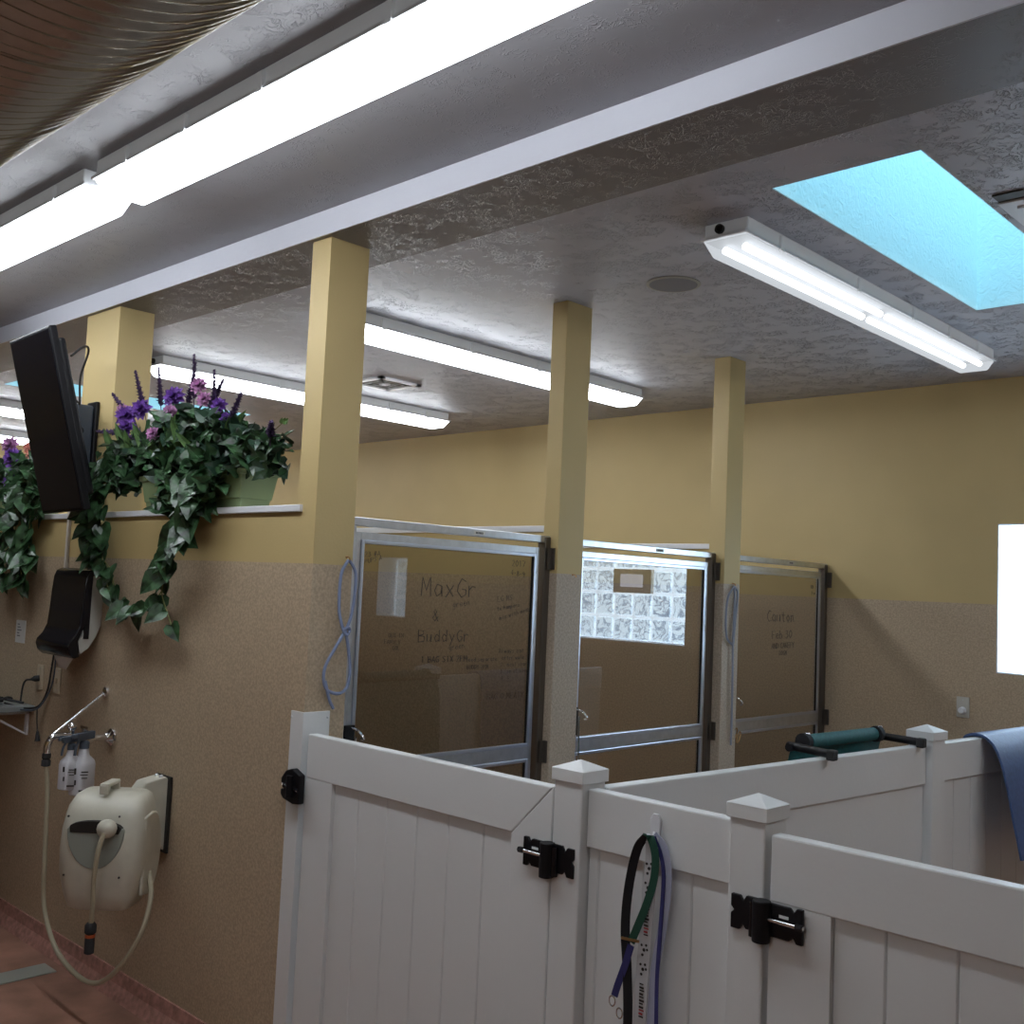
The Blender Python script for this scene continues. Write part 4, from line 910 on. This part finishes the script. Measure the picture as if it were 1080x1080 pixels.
# drain cover
t = thing('floor_drain', 'pale metal drain cover strip on the red floor at the lower left', 'drain', (-4.53, 1.4, FZ))
MB().box(-4.60, -4.48, .6, 2.02, FZ, FZ + .006).build('cover', M['drain'], t, bevel=.002)
b = MB()
for k in range(4): b.cyl((-4.54, .9 + k * .3, FZ + .0055), (-4.54, .9 + k * .3, FZ + .0068), .008, 12)
b.build('screw', M['darkslot'], t)

# ------------------------------------------------------------------ window boxes with flowers
def leaf_shape(kind):
    if kind == 'ivy': return [(0, -.05), (.32, -.18), (.5, .1), (.42, .35), (.22, .55), (.12, .8), (0, 1.0), (-.12, .8), (-.22, .55), (-.42, .35), (-.5, .1), (-.32, -.18)]
    if kind == 'heart': return [(0, 0), (.25, -.14), (.46, .05), (.45, .38), (.28, .68), (0, 1.05), (-.28, .68), (-.45, .38), (-.46, .05), (-.25, -.14)]
    if kind == 'blade': return [(0, 0), (.08, .15), (.11, .45), (.07, .8), (0, 1), (-.07, .8), (-.11, .45), (-.08, .15)]
def add_leaf(b, p, d, nrm, size, kind='ivy', fold=.18):
    d = V(d).normalized(); nrm = V(nrm); nrm = (nrm - d * nrm.dot(d))
    nrm = nrm.normalized() if nrm.length > 1e-4 else d.orthogonal().normalized()
    sdv = d.cross(nrm); sh = leaf_shape(kind); n = len(sh); vs = []
    for u, v in sh: vs.append(V(p) + sdv * u * size + d * v * size + nrm * (abs(u) * fold * 1.2 - .22 * v * v) * size)
    mids = [V(p) + d * v * size - nrm * (.06 + .22 * v * v) * size for v in (.1, .4, .75)]
    o = len(vs); vs += mids; fs = []
    for i in range(n):
        j = (i + 1) % n; v = (sh[i][1] + sh[j][1]) / 2; k = o + (0 if v < .25 else 1 if v < .6 else 2); fs.append((i, j, k))
        v2 = sh[j][1]; k2 = o + (0 if (sh[j][1] + sh[(j + 1) % n][1]) / 2 < .25 else 1 if (sh[j][1] + sh[(j + 1) % n][1]) / 2 < .6 else 2)
        if k2 != k: fs.append((j, k2, k))
    b.add(vs, fs)
def flower(t, p, m, r, npet=9, layers=3, name='flower'):
    b = MB(); face = V((.5, -.8, .35)).normalized()
    for L_ in range(layers):
        for k in range(npet):
            a = 2 * math.pi * (k + .5 * L_) / npet; u = face.orthogonal().normalized(); v = face.cross(u)
            d = (u * math.cos(a) + v * math.sin(a)) * (1 - .25 * L_) + face * (.15 + .45 * L_)
            add_leaf(b, V(p) + face * .004 * L_, d + V([random.uniform(-.15, .15) for _ in range(3)]), face, r * (1 - .15 * L_), 'heart', .25)
    return b.build(name, m, t)
def spike(t, p, top):
    b = MB(); p = V(p); top = V(top); n = 12; mid = p.lerp(top, .35)
    path = [p, mid, top]; b.tube(path, .002, 6)
    d = (top - p).normalized()
    for i in range(46):
        f = .38 + .62 * i / 46; q = p.lerp(top, f); a = i * 2.4; o_ = d.orthogonal().normalized(); o2 = d.cross(o_)
        dirv = o_ * math.cos(a) + o2 * math.sin(a) + d * .9; add_leaf(b, q, dirv, d, .028 * (1.15 - f * .75), 'heart', .3)
    b.build('flower_spike', M['spike'], t)
def vine(t, pts, dens, size, kind='heart', m='leaf'):
    p = smoothpath(pts, 8); b = MB(); b.cur = 0; b.tube(p, .003, 6)
    st = b.build('vine_stem', M['stem'], t, smooth=True)
    b = MB(); L = 0
    for a, c in zip(p[:-1], p[1:]):
        seglen = (c - a).length; L += seglen
        cnt = int(seglen * dens + random.random())
        for _ in range(cnt):
            q = a.lerp(c, random.random()); side = V((random.uniform(-1, 1), random.uniform(-1.0, .1), random.uniform(-.9, .25)))
            add_leaf(b, q + side * .012, side + V((0, 0, -.5)), V((.55, -.75, .45)) + V([random.uniform(-.5, .5) for _ in range(3)]), size * random.uniform(.6, 1.25), kind)
    tip = p[-1]; add_leaf(b, tip, (p[-1] - p[-3]), V((.4, -.8, .3)), size * .9, kind)
    b.build('vine_leaves', M[m], t)
def planter(x0, x1, label):
    t = thing('window_box', label, 'planter', ((x0 + x1) / 2, 2.17, 1.856), 'flowering window boxes on the wall cap')
    yc_, z0, z1 = 2.175, 1.856, 2.0
    b = MB()
    def ring(s, z, dx): return [(x0 + dx, yc_ - s, z), (x1 - dx, yc_ - s, z), (x1 - dx, yc_ + s, z), (x0 + dx, yc_ + s, z)]
    rows = [ring(.062, z0, .035), ring(.066, z0 + .035, .03), ring(.070, z0 + .036, .026), ring(.080, z1 - .02, .008), ring(.088, z1 - .02, .0), ring(.088, z1, .0), ring(.074, z1, .014), ring(.070, z1 - .02, .018)]
    vs = [v for r_ in rows for v in r_]; fs = [(0, 3, 2, 1)] + [(i * 4 + k, i * 4 + (k + 1) % 4, i * 4 + 4 + (k + 1) % 4, i * 4 + 4 + k) for i in range(len(rows) - 1) for k in range(4)] + [tuple(len(vs) - 4 + k for k in range(4))]
    b.add(vs, fs); b.build('pot', M['green_pot'], t, bevel=.002)
    return t
def mound(t, xa, xb, n, zlo, zhi, m, kind, smin, smax, name, yr=(-.11, .06), bias=None):
    b = MB()
    for _ in range(n):
        u = random.random(); x = xa + (xb - xa) * u; env = zhi if not bias else bias(u)
        y = 2.17 + random.uniform(*yr); z = zlo + (env - zlo) * random.random() ** .8
        d = V((random.uniform(-1, 1), random.uniform(-1.1, .3), random.uniform(-.8, .8)))
        add_leaf(b, (x, y, z), d, V((.5, -.7, .6)) + V([random.uniform(-.7, .7) for _ in range(3)]), random.uniform(smin, smax), kind)
    return b.build(name, M[m], t)
t = planter(-4.19, -3.40, 'sage green window box of purple flowers and ivy left of the first tall column')
env = lambda u: 2.13 + .09 * math.sin(min(1, u * 1.15) * math.pi) + (.03 if .3 < u < .8 else 0)
mound(t, -4.42, -3.28, 620, 1.98, 2.2, 'leaf', 'ivy', .035, .075, 'foliage', bias=env)
mound(t, -4.35, -3.30, 320, 1.99, 2.2, 'leaf3', 'heart', .03, .07, 'foliage', bias=env)
mound(t, -3.90, -3.52, 150, 1.84, 2.05, 'leaf', 'ivy', .05, .10, 'foliage', yr=(-.15, -.09))
mound(t, -4.50, -4.25, 110, 1.93, 2.13, 'leaf', 'ivy', .03, .065, 'foliage', yr=(-.16, -.02))
b = MB()
for _ in range(60):
    x = random.uniform(-4.4, -3.55); add_leaf(b, (x, 2.14 + random.uniform(-.05, .05), 2.06), V((random.uniform(-.7, .7), random.uniform(-.6, .2), random.uniform(.4, 1))), V((.5, -.8, .2)), random.uniform(.12, .22), 'blade')
b.build('blade_leaves', M['leaf2'], t)
for p, m_, r_ in (((-4.37, 2.10, 2.27), 'purple', .055), ((-4.42, 2.11, 2.30), 'pink', .04), ((-4.28, 2.12, 2.30), 'purple', .05), ((-4.32, 2.08, 2.22), 'purple', .04),
                  ((-4.02, 2.13, 2.33), 'purple', .05), ((-4.0, 2.11, 2.26), 'pink', .04), ((-4.06, 2.07, 2.17), 'pink', .032), ((-3.84, 2.14, 2.36), 'pink', .04), ((-3.79, 2.14, 2.30), 'pink', .035),
                  ((-3.64, 2.12, 2.26), 'purple', .035), ((-3.58, 2.12, 2.20), 'purple', .032)):
    flower(t, p, M[m_], r_)
for p, q in (((-4.3, 2.14, 2.2), (-4.48, 2.08, 2.38)), ((-4.25, 2.14, 2.22), (-4.32, 2.10, 2.47)), ((-4.3, 2.14, 2.2), (-4.60, 2.08, 2.22)), ((-4.12, 2.14, 2.2), (-4.15, 2.12, 2.47)), ((-3.98, 2.16, 2.2), (-3.88, 2.14, 2.46)),
             ((-3.86, 2.14, 2.2), (-3.86, 2.12, 2.49)), ((-3.8, 2.14, 2.2), (-3.62, 2.12, 2.36)), ((-3.66, 2.12, 2.15), (-3.66, 2.10, 2.40)), ((-3.6, 2.12, 2.12), (-3.42, 2.08, 2.28)), ((-4.08, 2.1, 2.12), (-4.24, 2.06, 2.17)), ((-3.3, 2.14, 2.08), (-3.24, 2.1, 2.16))):
    spike(t, p, q)
b = MB(); b.tube(smoothpath([(-3.36, 2.14, 2.08), (-3.27, 2.13, 2.13), (-3.19, 2.12, 2.16)], 5), .0015, 5); b.build('vine_stem', M['stem'], t)
b = MB()
for k in range(4): add_leaf(b, (-3.20 + .008 * k, 2.12, 2.155), V((random.uniform(-1, 1), -.3, random.uniform(-.3, 1))), V((.5, -.8, .2)), .022, 'heart')
b.build('sprig', M['leaf2'], t)
# trailing vines
vine(t, [(-4.30, 2.10, 2.08), (-4.40, 2.03, 2.05), (-4.47, 2.02, 1.93), (-4.47, 2.02, 1.80), (-4.45, 2.03, 1.70), (-4.40, 2.04, 1.62)], 84, 0.076)
vine(t, [(-4.28, 2.12, 2.04), (-4.36, 2.03, 2.0), (-4.40, 2.03, 1.86), (-4.38, 2.03, 1.72), (-4.34, 2.035, 1.60), (-4.29, 2.04, 1.50)], 54, 0.076)
vine(t, [(-4.40, 2.04, 1.66), (-4.31, 2.05, 1.60), (-4.27, 2.05, 1.53)], 25, 0.069)
vine(t, [(-3.70, 2.08, 2.05), (-3.68, 2.02, 1.95), (-3.66, 2.02, 1.84), (-3.70, 2.02, 1.74), (-3.80, 2.03, 1.65), (-3.83, 2.04, 1.58)], 63, 0.086)
vine(t, [(-3.62, 2.08, 2.02), (-3.60, 2.02, 1.92), (-3.63, 2.02, 1.80), (-3.68, 2.03, 1.74)], 67, 0.083)
vine(t, [(-3.83, 2.04, 1.58), (-3.85, 2.045, 1.52), (-3.80, 2.045, 1.45), (-3.76, 2.045, 1.40)], 31, 0.080)
vine(t, [(-3.85, 2.045, 1.53), (-3.93, 2.05, 1.47), (-4.05, 2.05, 1.44), (-4.17, 2.05, 1.46)], 20, 0.076)
t = planter(-6.15, -5.30, 'window box at the left edge with purple and salmon flowers, partly behind the screen')
mound(t, -6.1, -5.22, 420, 1.98, 2.16, 'leaf', 'ivy', .035, .07, 'foliage')
mound(t, -5.45, -5.05, 260, 1.84, 2.12, 'leaf', 'ivy', .035, .075, 'foliage', yr=(-.16, -.06))
for p, m_, r_ in (((-5.42, 2.05, 2.08), 'purple', .06), ((-5.50, 2.06, 2.15), 'purple', .055), ((-5.46, 2.05, 2.02), 'purple', .05), ((-5.30, 2.08, 2.16), 'salmon', .045), ((-5.22, 2.09, 2.19), 'salmon', .04), ((-5.35, 2.08, 2.19), 'salmon', .035), ((-5.16, 2.1, 2.23), 'salmon', .04), ((-5.60, 2.08, 2.22), 'pink', .05)):
    flower(t, p, M[m_], r_)
vine(t, [(-5.28, 2.06, 2.05), (-5.20, 2.02, 1.95), (-5.13, 2.02, 1.84), (-5.12, 2.02, 1.72), (-5.10, 2.03, 1.64)], 88, 0.083)
vine(t, [(-5.34, 2.06, 2.02), (-5.30, 2.02, 1.9), (-5.28, 2.02, 1.76), (-5.25, 2.03, 1.64), (-5.20, 2.04, 1.52)], 71, 0.083)
vine(t, [(-5.42, 2.06, 2.0), (-5.45, 2.02, 1.85), (-5.42, 2.02, 1.72), (-5.40, 2.03, 1.60), (-5.42, 2.04, 1.52)], 37, 0.076)

# ------------------------------------------------------------------ light, world, view
w = bpy.data.worlds.new('world'); sc.world = w; w.use_nodes = True
w.node_tree.nodes['Background'].inputs[0].default_value = (.6, .7, .85, 1); w.node_tree.nodes['Background'].inputs[1].default_value = .3
sc.view_settings.view_transform = 'Standard'; sc.view_settings.look = 'None'; sc.view_settings.exposure = 0.0; sc.view_settings.gamma = 1.0
